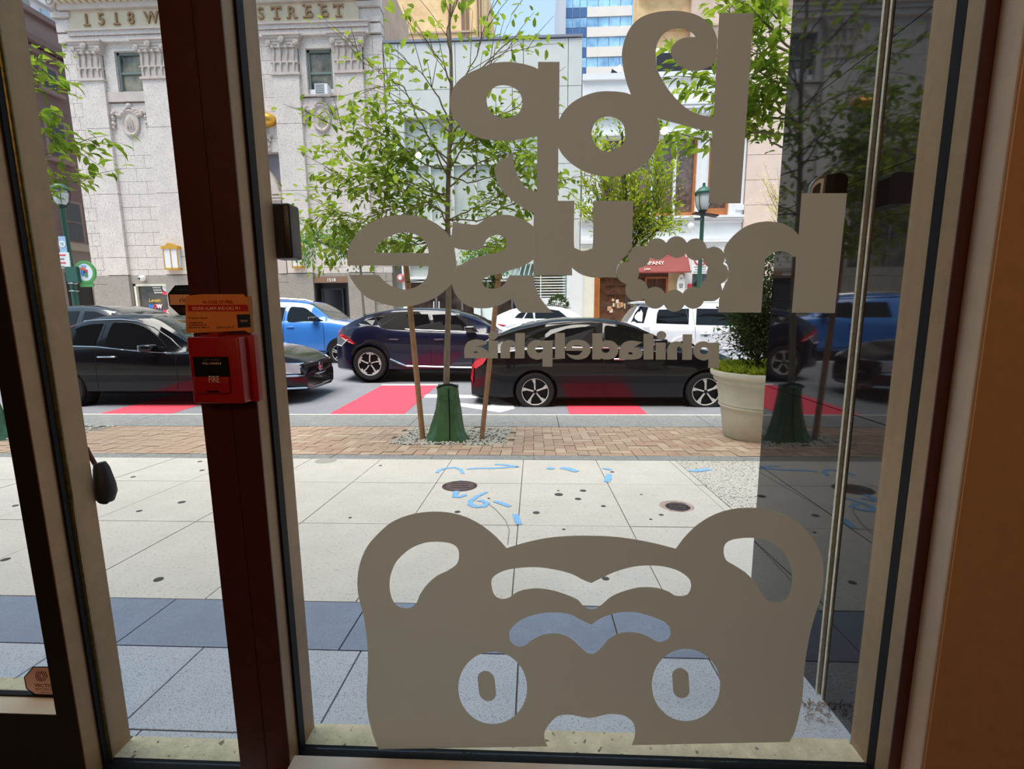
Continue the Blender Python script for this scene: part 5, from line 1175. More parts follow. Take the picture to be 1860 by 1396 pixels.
p_blk = mat('black_car_paint', '#05050b', .22, 0, spec=.3, coat=.55); p_navy = mat('navy_car_paint', '#0e1230', .22, 0, spec=.35, coat=.7); p_blue = mat('bright_blue_car_paint', '#3f86dc', .25, 0, spec=.5, coat=1)
p_wht = mat('white_car_paint', '#eceef2', .25, coat=1); p_dk = mat('charcoal_car_paint', '#14151b', .2, spec=.6, coat=1); m_gblk = mat('satin_black_surround', '#0a0a0e', .55, spec=.25); m_trim = mat('black_trim', '#101014', .5)
# near dark hatchback sedan (right of the tree)
def x_el(root, C3, panel, strip, ys, Yn, W):
    panel('window_surround', [(938,628),(957,607),(990,594.5),(1030,588.5),(1075,586.5),(1120,587.5),(1155,593),(1182,605),(1208,622),(1211,630),(1150,632),(1050,632),(990,631)], m_gblk, .004, .002)
    panel('tail_light', [(852,668),(866,650),(884,641),(888,645),(876,662),(862,672)], m_redl, .02, .02, False)
    panel('rear_reflector', [(851,690),(856,668),(858,668),(855,700)], m_redl, .02, .02, False)
    strip('shoulder_highlight', [(905,640),(960,634),(1040,631),(1120,632),(1200,638)], .010, m_chrome, .003)  # highlight along the body shoulder, added as a bright metal strip
    strip('window_trim', [(898,614),(940,600),(990,589),(1045,585),(1090,585),(1130,589),(1165,598),(1200,613)], .008, m_trim, .006)
    for l in ([(1092,592),(1096,640),(1100,700),(1098,722)], [(990,628),(985,660),(1004,690)], [(1204,640),(1212,690),(1208,722)]): strip('door_seam', l, .004, m_arch, .001)
    for px in (1125, 1010): 
        c = C3(px, 652); obj('door_handle', rbox(c.x - .09, c.x + .09, Yn - .02, Yn + .02, c.z - .014, c.z + .014, .01), m_chrome if px > 1100 else p_blk, root)
    mirror_(root, C3, Yn, 1196, 622, m_trim, p_blk)
    panel('sill_trim', [(1012,722),(1240,722),(1240,727),(1012,727)], m_trim, .004, .01, False)
    panel('headlight', [(1340,672),(1372,680),(1370,690),(1345,684)], m_clear, .02, .02, False)
make_car('sedan', 'black fastback sedan on the near lane, right of the staked tree', 7.75, 1.83,
    [(851,672),(852,655),(856,640),(866,629),(880,620),(903,608),(930,597),(960,588.5),(988,583),(1016,579.4),(1044,577.8),(1072,577.4),(1100,578.5),(1128,582),(1152,589),(1174,598),(1196,609),(1214,619),(1245,627),(1285,635),(1325,646),(1352,660),(1368,676),(1374,700)],
    [(851,668),(856,652),(866,641),(900,636),(960,631),(1040,629),(1120,630),(1200,635),(1250,640),(1300,648),(1350,664),(1374,694)], 727, 742, p_blk, (1118,1213), (885,968),
    [(972,711.5,.318),(1283,711.5,.318)],
    [[(978,624),(1003,607),(1030,597.5),(1060,594),(1083,593.5),(1087,625),(1040,626.5)], [(1101,594),(1120,593.5),(1140,596.5),(1163,606),(1186,618),(1200,628.5),(1150,627),(1107,625.5)], [(946,624),(960,612),(985,601.5),(1000,599),(975,620)]], 'blade', extra=x_el)
# crossover in the middle lane
def x_ev(root, C3, panel, strip, ys, Yn, W):
    panel('window_surround', [(675,574),(700,567.5),(740,565.5),(780,565.5),(820,567.5),(845,579),(866,600),(862,603),(800,602.5),(747,600),(697,597),(684,587)], m_gblk, .004, .002)
    panel('tail_light', [(603.5,599),(612,603),(632,614),(645,624),(640,625),(622,617),(606,607)], m_redl, .02, .02, False)
    panel('lamp_housing', [(604,609),(622,617),(628,620),(617,629),(604,627)], mat('grey_lamp_housing', '#6d7078', .3), .015, .02, False)
    strip('light_blade', [(604,627),(616,629),(629,617)], .012, m_wh, .012)
    strip('chrome_sill', [(708.5,651.5),(724,658.5),(738.5,664.5),(790,666),(850,667.5),(905,668)], .018, m_chrome, .008)
    strip('window_chrome', [(676,574),(684,584),(697.6,594.5),(747,598.5),(800,600.5),(861,603)], .008, m_chrome, .004)
    strip('roof_chrome', [(697,588),(708,574)], .008, m_chrome, .010)
    panel('quarter_panel', [(642,591),(655,584),(667,579.5),(675,577),(682,585),(686,590.5),(665,592)], m_cglass, .006, .004, False)
    for l in ([(778,571),(780,590),(781,620),(783,660)], [(700,596),(699,612),(712,640)], [(868,604),(872,640),(868,664)]): strip('door_seam', l, .005, m_arch, .001)
    for px in (797, 715):
        c = C3(px, 617); obj('door_handle', rbox(c.x - .11, c.x + .11, Yn - .012, Yn + .02, c.z - .018, c.z + .018, .01), p_navy, root)
    mirror_(root, C3, Yn, 854, 597, m_trim, p_dk)
    c = C3(659, 572.5); obj('spoiler', rbox(c.x - .06, c.x + .28, Yn + .25, Yn + W - .25, c.z - .03, c.z + .02, .012), m_trim, root)
    panel('arch_trim', [(636,640),(646,626),(660,618),(676,616),(692,621),(704,634),(709,650),(706,654),(699,638),(690,627),(675,622),(660,624),(648,632),(640,646)], m_trim, .006, .01, False)
    panel('lower_cladding', [(712,660),(735,668),(905,671),(905,676),(730,675),(712,668)], m_trim, .006, .01, False)
make_car('crossover', 'dark navy crossover car in the middle lane behind the tree stakes', 10.2, 1.88,
    [(601.5,640),(602,612),(604,600),(616,592),(634,583),(650,575),(664,569),(685,564.5),(710,560.5),(743,558.8),(775,559),(807,560.6),(826,564.8),(850,571.5),(872,581),(893,592.5),(905,599),(930,605),(962,612),(985,620),(996,632),(1000,644)],
    [(601.5,632),(604,606),(625,597),(650,592),(675,589),(700,596),(747,600),(800,602),(861,604),(900,607),(940,612),(975,622),(1000,652)], 674, 691, p_navy, (822,903), (636,672),
    [(671,660.5,.365),(917,661.5,.365)],
    [[(678,579),(686,573.5),(705,571.5),(707,572),(696.5,590.5),(690,589)], [(699,592),(709,576),(714,572.5),(740,570.5),(774,570.5),(784,597.5),(745,596)], [(782,571.5),(805,570.5),(826,573.5),(840,585),(855,600.5),(820,600),(789,598.5)]], 'aero', extra=x_ev)
# blue SUV on the far side
def x_bl(root, C3, panel, strip, ys, Yn, W):
    strip('roof_rail', [(440,541),(500,541.5),(545,544),(560,548)], .022, m_chrome, -.15)
    c = C3(527, 594); obj('door_handle', rbox(c.x - .1, c.x + .1, Yn - .02, Yn + .02, c.z - .02, c.z + .02, .012), p_blue, root)
    mirror_(root, C3, Yn, 571, 579, m_trim, m_trim)
    for l in ([(513,556),(514,590),(515,634)], [(585,585),(588,600),(589,634)]): strip('door_seam', l, .006, m_arch, .001)
    panel('lower_cladding', [(470,634),(592,637),(592,645),(470,645)], m_trim, .01, .02, False)
    panel('arch_trim', [(590,645),(594,628),(603,617),(618,612),(634,617),(643,630),(646,645),(641,645),(636,630),(628,622),(617,619),(606,624),(600,634),(597,645)], m_trim, .008, .02, False)
    panel('headlight', [(650,600),(672,606),(672,612),(655,608)], m_clear, .02, .02, False)
make_car('suv', 'bright blue sport utility car parked on the far side of the street', 13.2, 1.8,
    [(384,628),(385,600),(389,574),(400,556),(425,546),(470,543),(520,544),(550,548),(566,556),(582,568),(598,580),(622,584),(648,590),(666,601),(674,622),(675,640)],
    [(384,620),(388,592),(400,587),(470,585),(540,584),(590,584),(620,588),(650,596),(668,608),(675,632)], 644, 658, p_blue, (556,599), (386,400),
    [(427,640,.345),(618,641,.345)],
    [[(521,559),(535,557.5),(548,559),(560,566),(576,578),(584,583),(550,583.5),(521,584)], [(462,558),(505,557.5),(512,558),(511,584),(460,585)]], 'double', extra=x_bl)
# black sedan at the left, near lane
def x_ho(root, C3, panel, strip, ys, Yn, W):
    strip('window_chrome', [(126,629),(170,630),(250,638),(308,641.5)], .009, m_chrome, .006)
    strip('roof_chrome', [(120,584),(160,581),(200,580),(230,583),(262,594),(300,616),(330,640)], .008, m_chrome, .012)
    c = C3(194, 648); o_ = obj('door_handle', rbox(c.x - .155, c.x + .155, Yn - .03, Yn + .01, c.z - .014, c.z + .014, .013), m_chrome, root)
    mirror_(root, C3, Yn, 273, 632, m_trim, p_blk)
    for l in ([(174,590),(172,640),(176,700),(174,725)], [(318,646),(322,690),(318,722)]): strip('door_seam', l, .004, m_arch, .001)
    # front fascia across the width
    xf = C3(537, 690).x
    def fx(z):       # front surface at centre
        return xf
    gz0, gz1 = C3(520, 688).z, C3(520, 666).z
    g = MB()
    for k in range(5):
        z = gz0 + (gz1 - gz0) * k / 4; b = .045 * (k / 4)
        g.tube([(xf - .26 - b, Yn + .12, z + .03), (xf - .03 - b, Yn + .34, z + .01), (xf + .02 - b, Yn + W / 2, z), (xf - .03 - b, Yn + W - .34, z + .01), (xf - .26 - b, Yn + W - .12, z + .03)], .020 if k in (0, 4) else .012, 6)
    g.build('grille', m_chrome, root)
    box('grille_backing', m_arch, xf - .03, xf + .003, Yn + .37, Yn + W - .37, gz0, gz1, root)
    yc = Yn + W / 2; zc = (gz0 + gz1) / 2 + .01; e = MB(); xe = xf + .03
    for s_ in (-1, 1): e.tube([(xe, yc + s_ * .035, zc - .05), (xe - .005, yc + s_ * .045, zc + .06)], .011, 6)
    e.tube([(xe, yc - .035, zc), (xe, yc + .035, zc)], .010, 6)
    e.tube([(xe - .01, yc + .08 * math.cos(t), zc + .075 * math.sin(t)) for t in [i * math.pi / 8 for i in range(17)]], .006, 5)
    e.build('emblem', m_chrome, root)
    for s_ in (0, 1):
        q = [(xf - .44, .02, gz1 + .09), (xf - .2, .15, gz1 + .05), (xf - .06, .30, gz1 + .0), (xf - .05, .31, gz0 + .05), (xf - .2, .14, gz0 + .07), (xf - .42, .03, gz0 + .13)]
        MB().prism([Vector((a, Yn + (b - .012 if s_ == 0 else W - b + .012), z)) for a, b, z in q], (-.02, .02 if s_ == 0 else -.02, 0)).build('headlight', m_clear, root)
    z2 = C3(520, 708).z; MB().tube([(xf - .42, Yn + .03, z2 + .02), (xf - .2, Yn + .16, z2 + .0), (xf - .0, Yn + .36, z2 - .02), (xf + .02, Yn + W / 2, z2 - .02), (xf - .0, Yn + W - .36, z2 - .02), (xf - .42, Yn + W - .03, z2 + .02)], .017, 6).build('chin_chrome', m_chrome, root)
    z3 = C3(520, 698).z; box('lower_grille', m_arch, xf - .03, xf + .004, Yn + .37, Yn + W - .37, z3 - .05, z3 + .05, root)
make_car('sedan', 'black sedan at the left, seen through the narrow side pane', 7.75, 1.84,
    [(20,690),(22,652),(30,628),(60,620),(85,602),(110,588),(140,577),(170,572),(207,570),(234,571.5),(258,577),(282,589),(306,604),(330,620),(350,627),(400,630),(450,636),(492,646),(518,655),(531,664),(538,677)],
    [(20,680),(28,645),(60,634),(110,630),(170,631),(250,637),(310,641),(350,640),(400,643),(450,650),(500,658),(538,675)], 716, 740, p_blk, (240,347), (45,105),
    [(117,708,.325),(437,708,.325)],
    [[(186,590),(200,587),(222,587.5),(244,594),(266,606),(286,622),(295,637),(240,634),(189,630)], [(112,603),(130,593),(150,589),(169,588.5),(165,628),(112,626)]], 'double', extra=x_ho)
# dark roof behind it
make_car('sedan', 'dark car whose roof rises behind the black sedan at the far left', 10.3, 1.82,
    [(-60,660),(-58,620),(-40,596),(-10,588),(20,572),(55,560),(90,555),(125,553.5),(160,555.5),(190,562),(215,573),(245,590),(280,596),(315,605),(335,620),(340,650)],
    [(-60,650),(-40,612),(0,602),(60,598),(120,597),(200,598),(245,601),(290,608),(340,640)], 668, 688, p_dk, (185,240), (0,45),
    [(-10,660,.33),(270,660,.33)],
    [[(140,565),(160,566),(185,574),(210,588),(222,596),(140,595)], [(60,570),(90,566),(130,565),(130,595),(55,596)]], 'double')
# white crossover parked beyond
def x_wh(root, C3, panel, strip, ys, Yn, W):
    panel('tail_light', [(888,590),(905,588),(918,590),(905,594),(889,595)], m_redl, .02, .02, False)
    strip('roof_rail', [(950,555.5),(990,553),(1020,554.5),(1038,559)], .014, m_sash, -.12)
    mirror_(root, C3, Yn, 1036, 580, m_trim, p_wht)
    for l in ([(969,568),(970,590),(970,620)],): strip('door_seam', l, .006, m_arch, .001)
make_car('crossover', 'white crossover parked beyond the black fastback, left of the brown shop front', 14.0, 1.8,
    [(884,620),(885,598),(889,584),(900,574),(918,565),(936,559.5),(960,556),(990,555),(1015,556.5),(1034,561.5),(1050,569.5),(1066,577),(1090,581),(1112,589),(1124,603),(1126,625)],
    [(884,612),(889,592),(905,586),(935,580),(980,579),(1030,579.5),(1066,581),(1095,586),(1126,612)], 634, 648, p_wht, (1022,1066), (892,920),
    [(925,632,.34),(1084,632,.34)],
    [[(934,577),(942,569),(955,564.5),(957,565),(949,578)], [(951.5,578),(960,564),(967,563),(969,578.5)], [(971.5,563),(1000,561.5),(1016,564),(1034,578.5),(972,578.5)]], 'double', extra=x_wh)
# white boxy SUV at the right
def x_sv(root, C3, panel, strip, ys, Yn, W):
    mirror_(root, C3, Yn, 1392, 590, m_trim, p_wht)
    for l in ([(1262,560),(1263,590),(1263,620),(1268,640)], [(1250,555),(1252,590)]): strip('door_seam', l, .006, m_sash, .001)
    for px in (1282, 1366): 
        c = C3(px, 606); obj('door_handle', rbox(c.x - .14, c.x + .12, Yn - .03, Yn + .02, c.z - .02, c.z + .02, .015), p_wht, root)
        MB().lathe([(0, -.004), (.06, -.004), (.06, .01)], (c.x, Yn, c.z - .02), 'y', 16).build('handle_cup', m_sash, root)
    panel('fender_flare', [(1216,628),(1224,617),(1238,611),(1254,612),(1266,619),(1272,630),(1268,634),(1256,622),(1240,618),(1226,626),(1220,636)], p_wht, .04, .05, False)
    panel('fuel_door', [(1168,594),(1180,594),(1181,602),(1172,601)], mat('light_grey_trim', '#c9ccd2', .4), .006, .006, False)
    strip('side_moulding', [(1180,636),(1220,637)], .03, mat('light_grey_trim', '', .4), .0); strip('side_moulding', [(1275,633),(1400,633)], .03, mat('light_grey_trim', '', .4), .0)
    panel('tail_light', [(1144,600),(1150,600),(1151,622),(1145,622)], m_redl, .03, .03, False)
    c0, c1 = C3(1162, 548), C3(1180, 548); obj('rear_spoiler', rbox(c0.x, c1.x + .2, Yn + .16, Yn + W - .16, c0.z - .05, c0.z + .02, .02), p_wht, root)
    strip('drip_rail', [(1180,550.5),(1240,549),(1300,549),(1350,551)], .012, m_sash, .0)
make_car('suv', 'white boxy sport utility vehicle beyond the big planter', 13.0, 1.85,
    [(1140,660),(1141,620),(1144,590),(1152,574),(1160,560),(1167,550),(1185,547.5),(1240,546),(1300,546),(1345,549),(1365,558),(1388,574),(1405,586),(1440,592),(1462,604),(1468,630),(1468,655)],
    [(1140,650),(1143,592),(1170,590),(1240,589),(1320,591),(1405,594),(1445,602),(1468,640)], 656, 672, p_wht, (1348,1404), (1146,1166),
    [(1244,647,.36),(1418,647,.36)],
    [[(1193,587),(1196,570),(1200,562),(1256,560),(1252,589)], [(1265,590),(1270,560),(1345,561),(1372,578),(1385,592)], [(1150,586),(1158,568),(1167,556.5),(1181,558),(1171,587)]], 'double', extra=x_sv)
# ================= TREES, PLANTER, STREET LAMPS =================
def leaf_mat(name, c, t, tr=.5): return sheet_mat(name, c, tr, t)
m_leaf = leaf_mat('fresh_green_leaf', '#82a044', '#a6bc3e'); m_leaf2 = leaf_mat('mid_green_leaf', '#5c7f38', '#84a236'); m_leafd = leaf_mat('dark_evergreen_leaf', '#3e5138', '#52743a', .3)
m_leafy = leaf_mat('yellow_green_leaf', '#98ab42', '#b8c038'); m_leafb = leaf_mat('blue_green_leaf', '#4c8046', '#76a64a'); m_twy = leaf_mat('pale_yellow_leaf', '#d8cf9a', '#e6dc9a')
m_bark = mat('grey_brown_bark', '#8a7d6c', .9, noise=.2, scale=25, bump=.4); m_bark2 = mat('dark_bark', '#3d332b', .9, noise=.2, scale=25)
m_stake = mat('weathered_stake', '#a88260', .85, noise=.2, scale=14, bump=.3)
def leaf_geo(V, Fc, p, d, up, l, w, curl=.12):
    d = d.normalized(); s = d.cross(up)
    s = s.normalized() if s.length > 1e-4 else Vector((1, 0, 0)); n = s.cross(d)
    k = len(V)
    a, b = d * l, s * w; c = n * w * curl
    V += [tuple(p), tuple(p + a * .26 + b * .40 + c), tuple(p + a * .62 + b * .44 + c), tuple(p + a - n * l * .12), tuple(p + a * .62 - b * .44 + c), tuple(p + a * .26 - b * .40 + c), tuple(p + a * .5)]
    Fc += [(k, k + 1, k + 6), (k + 1, k + 2, k + 6), (k + 2, k + 3, k + 6), (k + 3, k + 4, k + 6), (k + 4, k + 5, k + 6), (k + 5, k, k + 6)]
_lm = {}
def leafobj(p, d, up, l, w, m, parent):
    if m.name not in _lm:
        V, Fc = [], []; leaf_geo(V, Fc, Vector((0, 0, 0)), Vector((0, 1, 0)), Vector((0, 0, 1)), 1, .46); me = pyd(V, Fc, 'leaf'); me.materials.append(m); _lm[m.name] = me
    o = bpy.data.objects.new('leaf', _lm[m.name]); C.objects.link(o)
    d = d.normalized(); s = d.cross(up).normalized(); n = s.cross(d)
    o.rotation_euler = Matrix((s, d, n)).transposed().to_euler(); o.scale = (w / .46 * 1.0, l, l); put(o, p, parent)
def grow(label, trunk, branches, Y, mleaf, leaf_l, n_leaf, parts=0, depth=1.0, tr=(.035, .012), cat='tree', group=None, spread=.22, barkm=None, name='street_tree', droop=.25, m2=None, seg=3, ratio=.46, thin=None):
    """trunk, branches: pixel polylines on plane Y (branches get their own depth); leaves cluster along the branches"""
    base = at(*trunk[0], Y); root = empty(name, base, label, cat, group)
    T = [at(px, py, Y) for px, py in trunk]; nT = len(T)
    MB().tube(T, [tr[0] + (tr[1] - tr[0]) * i / (nT - 1) for i in range(nT)], 10).build('trunk', barkm or m_bark, root, True)
    bmb = MB(); segs = []
    for br in branches:
        dy = R.uniform(-depth, depth) * .9; P_ = []
        for i, q in enumerate(br):
            t = i / (len(br) - 1); p = at(q[0], q[1], Y + dy * t); P_.append(p)
        # subdivide
        Q = []
        for a, b in zip(P_, P_[1:]):
            for t in range(4): Q.append(a + (b - a) * t / 4 + Vector((R.uniform(-1, 1), R.uniform(-1, 1), R.uniform(-1, 1))) * .012)
        Q.append(P_[-1]); n = len(Q); r0 = tr[1] * .75
        bmb.tube(Q, [max(.0022, r0 * (1 - i / n)) for i in range(n)], 5)
        for i in range(n - 1): segs.append((Q[i], Q[i + 1], (i + .5) / n))
        for j in range(seg):           # side twigs
            k = R.randint(int(n * .3), n - 2); a = Q[k]; dd = (Q[k + 1] - Q[k]).normalized()
            dv = (dd + Vector((R.uniform(-1, 1), R.uniform(-1, 1), R.uniform(-.5, .8))) * .9).normalized() * R.uniform(.5, 1.3) * spread * 1.8
            b = a + dv * .5 + Vector((0, 0, .02)); c = a + dv
            bmb.tube([a, b, c], [.004, .003, .0016], 4); segs += [(a, b, .7), (b, c, .9)]
    bmb.build('branches', barkm or m_bark, root)
    wts = [(.25 + t) * (b - a).length * ((thin[1] if a.z > thin[0] else 1) if thin else 1) for a, b, t in segs]; L = []
    for _ in range(n_leaf):
        a, b, t = R.choices(segs, wts)[0]; p = a + (b - a) * R.random() + Vector((R.gauss(0, 1), R.gauss(0, 1), R.gauss(0, .8))) * spread * .28
        d = (b - a).normalized() * .8 + Vector((R.uniform(-1, 1), R.uniform(-1, 1), R.uniform(-.6, .45) - droop)); up = Vector((R.uniform(-.5, .5), R.uniform(-.5, .5), 1))
        L.append((p, d, up, leaf_l * R.uniform(.6, 1.15)))
    L.sort(key=lambda q: q[0].y - q[3] * 8)
    for i, (p, d, up, l) in enumerate(L[:parts]): leafobj(p, d, up, l, l * ratio, mleaf if i % 4 or not m2 else m2, root)
    for mm, sub in ((mleaf, [q for i, q in enumerate(L[parts:]) if i % 4 or not m2]), (m2, [q for i, q in enumerate(L[parts:]) if not (i % 4) and m2])):
        if not sub: continue
        V, Fc = [], []
        for p, d, up, l in sub: leaf_geo(V, Fc, p, d, up, l, l * ratio)
        o = obj('leaves', pyd(V, Fc), mm, root); o['kind'] = 'stuff'
    return root
# the staked tree in front
gz = ground(812, 798)
main = grow('young street tree with fresh green leaves, green bag and wooden stakes', [(813,795),(812,740),(811,690),(812,640),(814,580),(815,520),(815,460),(813,400),(814,340),(816,280),(819,220),(820,160),(819,100),(816,50),(818,0)],
  [[(815,440),(770,435),(720,420),(660,400),(600,385),(560,400),(535,405)],[(814,420),(760,400),(700,370),(650,350),(610,345)],[(813,400),(860,380),(920,350),(980,330),(1020,330)],
   [(814,380),(780,330),(730,290),(690,262),(620,235),(575,205)],[(814,370),(760,345),(700,320),(640,290),(592,262)],[(815,340),(860,300),(920,280),(970,300),(1000,330)],
   [(815,330),(790,270),(760,215),(735,160),(700,135),(665,115),(640,95)],[(816,300),(770,240),(740,220),(700,160),(668,150)],[(817,280),(850,240),(900,215),(945,190),(960,160)],
   [(818,250),(850,200),(880,150),(900,90),(920,50),(935,20)],[(818,230),(800,180),(770,140),(740,110),(715,85)],[(819,200),(840,150),(860,110),(880,60),(890,20)],
   [(819,180),(850,140),(900,105),(940,90),(970,95)],[(819,150),(800,110),(780,80)],[(817,90),(812,50),(822,10)],[(815,310),(770,300),(720,260),(680,235),(640,235)],
   [(815,350),(760,370),(710,380),(670,395),(620,440),(580,460)],[(814,400),(870,400),(930,370),(960,370)],[(814,360),(740,330),(690,320),(630,330),(605,320)],[(815,320),(850,330),(910,320),(950,290)],
   [(814,430),(780,440),(740,445),(700,440)],[(815,430),(850,445),(890,450),(905,440)],[(816,290),(780,260),(750,280),(710,300)],[(817,270),(830,230),(860,230),(880,260)],[(814,410),(800,380),(770,370),(740,385)],[(816,310),(840,270),(870,255),(900,260)],
   [(818,240),(780,205),(745,190),(690,190),(660,185)],[(817,260),(850,260),(895,235),(930,240)],[(814,390),(760,360),(720,345),(680,345)]],
  gz.y, m_leaf, .094, 3400, 260, .7, (.036, .012), m2=m_leaf2, seg=6, spread=.24, ratio=.5, thin=(at(815, 225, gz.y).z, .22))
bag = []
for px, py, r in ((0,806,0),(0,804,41),(0,797,40),(0,785,33),(0,770,28),(0,745,23),(0,720,19.5),(0,706,18),(0,700,19),(0,698,8)):
    p = at(813, py, gz.y); bag.append((at(813 + r, py, gz.y).x - p.x if r else 0, p.z, py))
bm_ = MB(); n = 32
for r, z, py in bag:
    for k in range(n):
        t = 2 * math.pi * k / n; f = 1 + .07 * math.sin(3 * t + z * 9) + .05 * math.sin(7 * t + z * 23) + .03 * math.sin(11 * t)
        bm_.v.append((at(813, py, gz.y).x + r * f * math.cos(t), gz.y + r * f * .75 * math.sin(t), z + .012 * math.sin(5 * t) * (r > .1)))
for i in range(len(bag) - 1):
    for k in range(n): bm_.f.append((i * n + k, i * n + (k + 1) % n, (i + 1) * n + (k + 1) % n, (i + 1) * n + k))
wb = bm_.build('watering_bag', mat('dark_green_tarp', '#38663e', .3, noise=.18, scale=9, bump=.6, bscale=14, spec=.6), None, True, label='dark green zip-up watering bag wrapped round the foot of the staked tree', cat='watering bag')
MB().tube([at(815, 706, gz.y - .15), at(816, 740, gz.y - .16), at(817, 770, gz.y - .19), at(817, 800, gz.y - .26)], .007, 6).build('zip', m_black, wb)
MB().tube([at(796, 703, gz.y - .1), at(806, 699, gz.y - .14), at(820, 698, gz.y - .14), at(830, 702, gz.y - .08)], .012, 6).build('strap', m_black, wb)
st1 = MB().tube([at(735, 456, gz.y), at(768, 797, gz.y - .02)], .028, 10).build('tree_stake', m_stake, None, label='brown wooden stake leaning on the left of the young tree', cat='stake')
st2 = MB().tube([at(909, 470, gz.y), at(875, 796, gz.y)], .026, 10).build('tree_stake', m_stake, None, label='brown wooden stake leaning on the right of the young tree', cat='stake')
MB().tube([at(738, 512, gz.y - .03), at(770, 509, gz.y - .03), at(815, 508, gz.y - .03), at(860, 508, gz.y - .03), at(906, 508, gz.y - .03)], .004, 6).build('tie_wire', m_black, st1)
# tree at the far left (trunk behind the door frame)
ly = 4.9
def big(px0, py0, pts): return [(px0, py0)] + pts
grow('leafy tree at the far left, its branches reaching past the door frame', [(-12,800),(-14,700),(-20,560),(-28,420),(-38,250),(-45,100),(-50,-20)],
  [[(-35,300),(20,120),(70,108),(110,112)],[(-32,330),(20,170),(70,148),(118,160)],[(-25,420),(30,240),(80,245),(130,262),(178,265)],[(-28,400),(30,270),(80,300),(120,330),(165,330)],[(-22,450),(40,330),(90,345),(125,350)],[(-35,260),(30,200),(75,210),(88,208)],[(-28,380),(40,225),(100,240),(115,255)],[(-25,420),(30,300),(90,285),(120,285)],[(-25,420),(0,300),(-30,200)],[(-30,350),(-60,250),(-120,200)],[(-25,420),(-80,350),(-140,320)]],
  ly, m_leaf, .14, 520, 120, .4, (.05, .02), seg=3, m2=m_leaf2, spread=.2)
wb2 = bpy.data.objects.new('watering_bag', wb.data); C.objects.link(wb2); dx = at(-12, 798, ly).x - gz.x; wb2.location = (dx + .02, 0, 0)
tag(wb2, 'dark green watering bag at the far left edge beyond the door glass', 'watering bag')
# tree behind the granite wall at the right
grow('leafy tree at the right, its branches coming out behind the granite wall', [(1520,800),(1515,700),(1508,560),(1500,420),(1492,280),(1485,140),(1480,0)],
  [[(1490,260),(1440,220),(1400,190),(1350,170),(1290,150),(1250,125)],[(1492,280),(1440,250),(1390,240),(1340,245),(1280,255),(1245,245)],[(1488,200),(1430,150),(1390,110),(1360,60),(1330,20)],[(1486,150),(1440,90),(1400,50),(1370,20),(1330,-20)],[(1490,230),(1440,190),(1390,180),(1375,200),(1360,215)],
   [(1492,300),(1440,280),(1410,262),(1380,240),(1365,230)],[(1485,130),(1430,110),(1390,140),(1370,150)],[(1484,100),(1430,60),(1400,20),(1380,-10)],[(1487,180),(1420,160),(1380,130),(1370,90)],[(1485,120),(1400,80),(1330,30),(1300,5)],[(1489,220),(1400,215),(1350,195),(1300,165),(1280,170)],[(1487,170),(1560,120),(1620,60)],[(1490,240),(1560,200),(1620,180)],[(1495,330),(1560,280),(1600,260)],[(1488,210),(1500,100),(1520,20)]],
  4.7, m_leaf, .12, 1700, 60, .5, (.045, .018), seg=4, m2=m_leaf2, spread=.24)
# narrow upright tree in front of the white building
Yh = 15.6; cb = (1140, 640)
hb = []
for i in range(44):
    f = R.uniform(-1, 1); top = R.uniform(215, 400); xt = 1128 + f * (100 - max(0, 300 - top) * .7); 
    hb.append([(1140, R.uniform(450, 500)), (1140 + f * 35, 430 - R.uniform(0, 30)), (1134 + f * 75, (430 + top) / 2), (xt, top)])
for i in range(6): hb.append([(1142, 470), (1190, 420), (1215 + R.uniform(-10, 10), 405 + R.uniform(-10, 12))])
grow('bushy upright light-green tree in front of the white building', [(1141,640),(1141,560),(1140,500),(1138,430),(1135,340),(1130,240)], hb, Yh, m_leafy, .17, 6500, 60, .9, (.10, .03), m2=m_leaf2, seg=5, spread=.34, barkm=m_bark2, droop=-.1, ratio=.4)
# small trees on the far pavement
t4 = []
for i in range(22): a = R.uniform(-1, 1); t4.append([(655, 480), (655 - 18 + a * 25, 450), (610 + a * 58, 425 + R.uniform(-18, 25)), (600 + a * 68, 440 + R.uniform(-28, 45))])
for i in range(8): t4.append([(657, 470), (700 + R.uniform(-10, 10), 440), (750 + R.uniform(-30, 30), 440 + R.uniform(-15, 40))])
grow('thin far tree with blue-green foliage in front of the bank entrance', [(668,640),(662,580),(657,520),(654,470),(650,430)], t4, 15.9, m_leafb, .14, 2600, 30, .8, (.05, .03), m2=m_leaf, seg=4, spread=.34)
t5 = [[(902, 520), (890 + R.uniform(-25, 30), 470 + R.uniform(-20, 20)), (895 + R.uniform(-60, 50), 440 + R.uniform(-25, 60))] for i in range(26)]
grow('dark far tree showing through the gaps in the big lettering', [(910,640),(908,580),(905,520),(900,460)], t5, 16.2, m_leafb, .13, 1900, 20, .8, (.05, .02), seg=4, spread=.36, barkm=m_bark2)
t6 = [[(1425, 470), (1420 + R.uniform(-10, 10), 400 + R.uniform(-40, 30)), (1395 + R.uniform(-18, 22), 350 + R.uniform(-60, 60))] for i in range(16)]
grow('spindly pale yellow tree against the beige stone building', [(1432,640),(1430,560),(1427,480)], t6, 14.5, m_twy, .10, 500, 20, .5, (.05, .02), seg=3, spread=.22, droop=0)
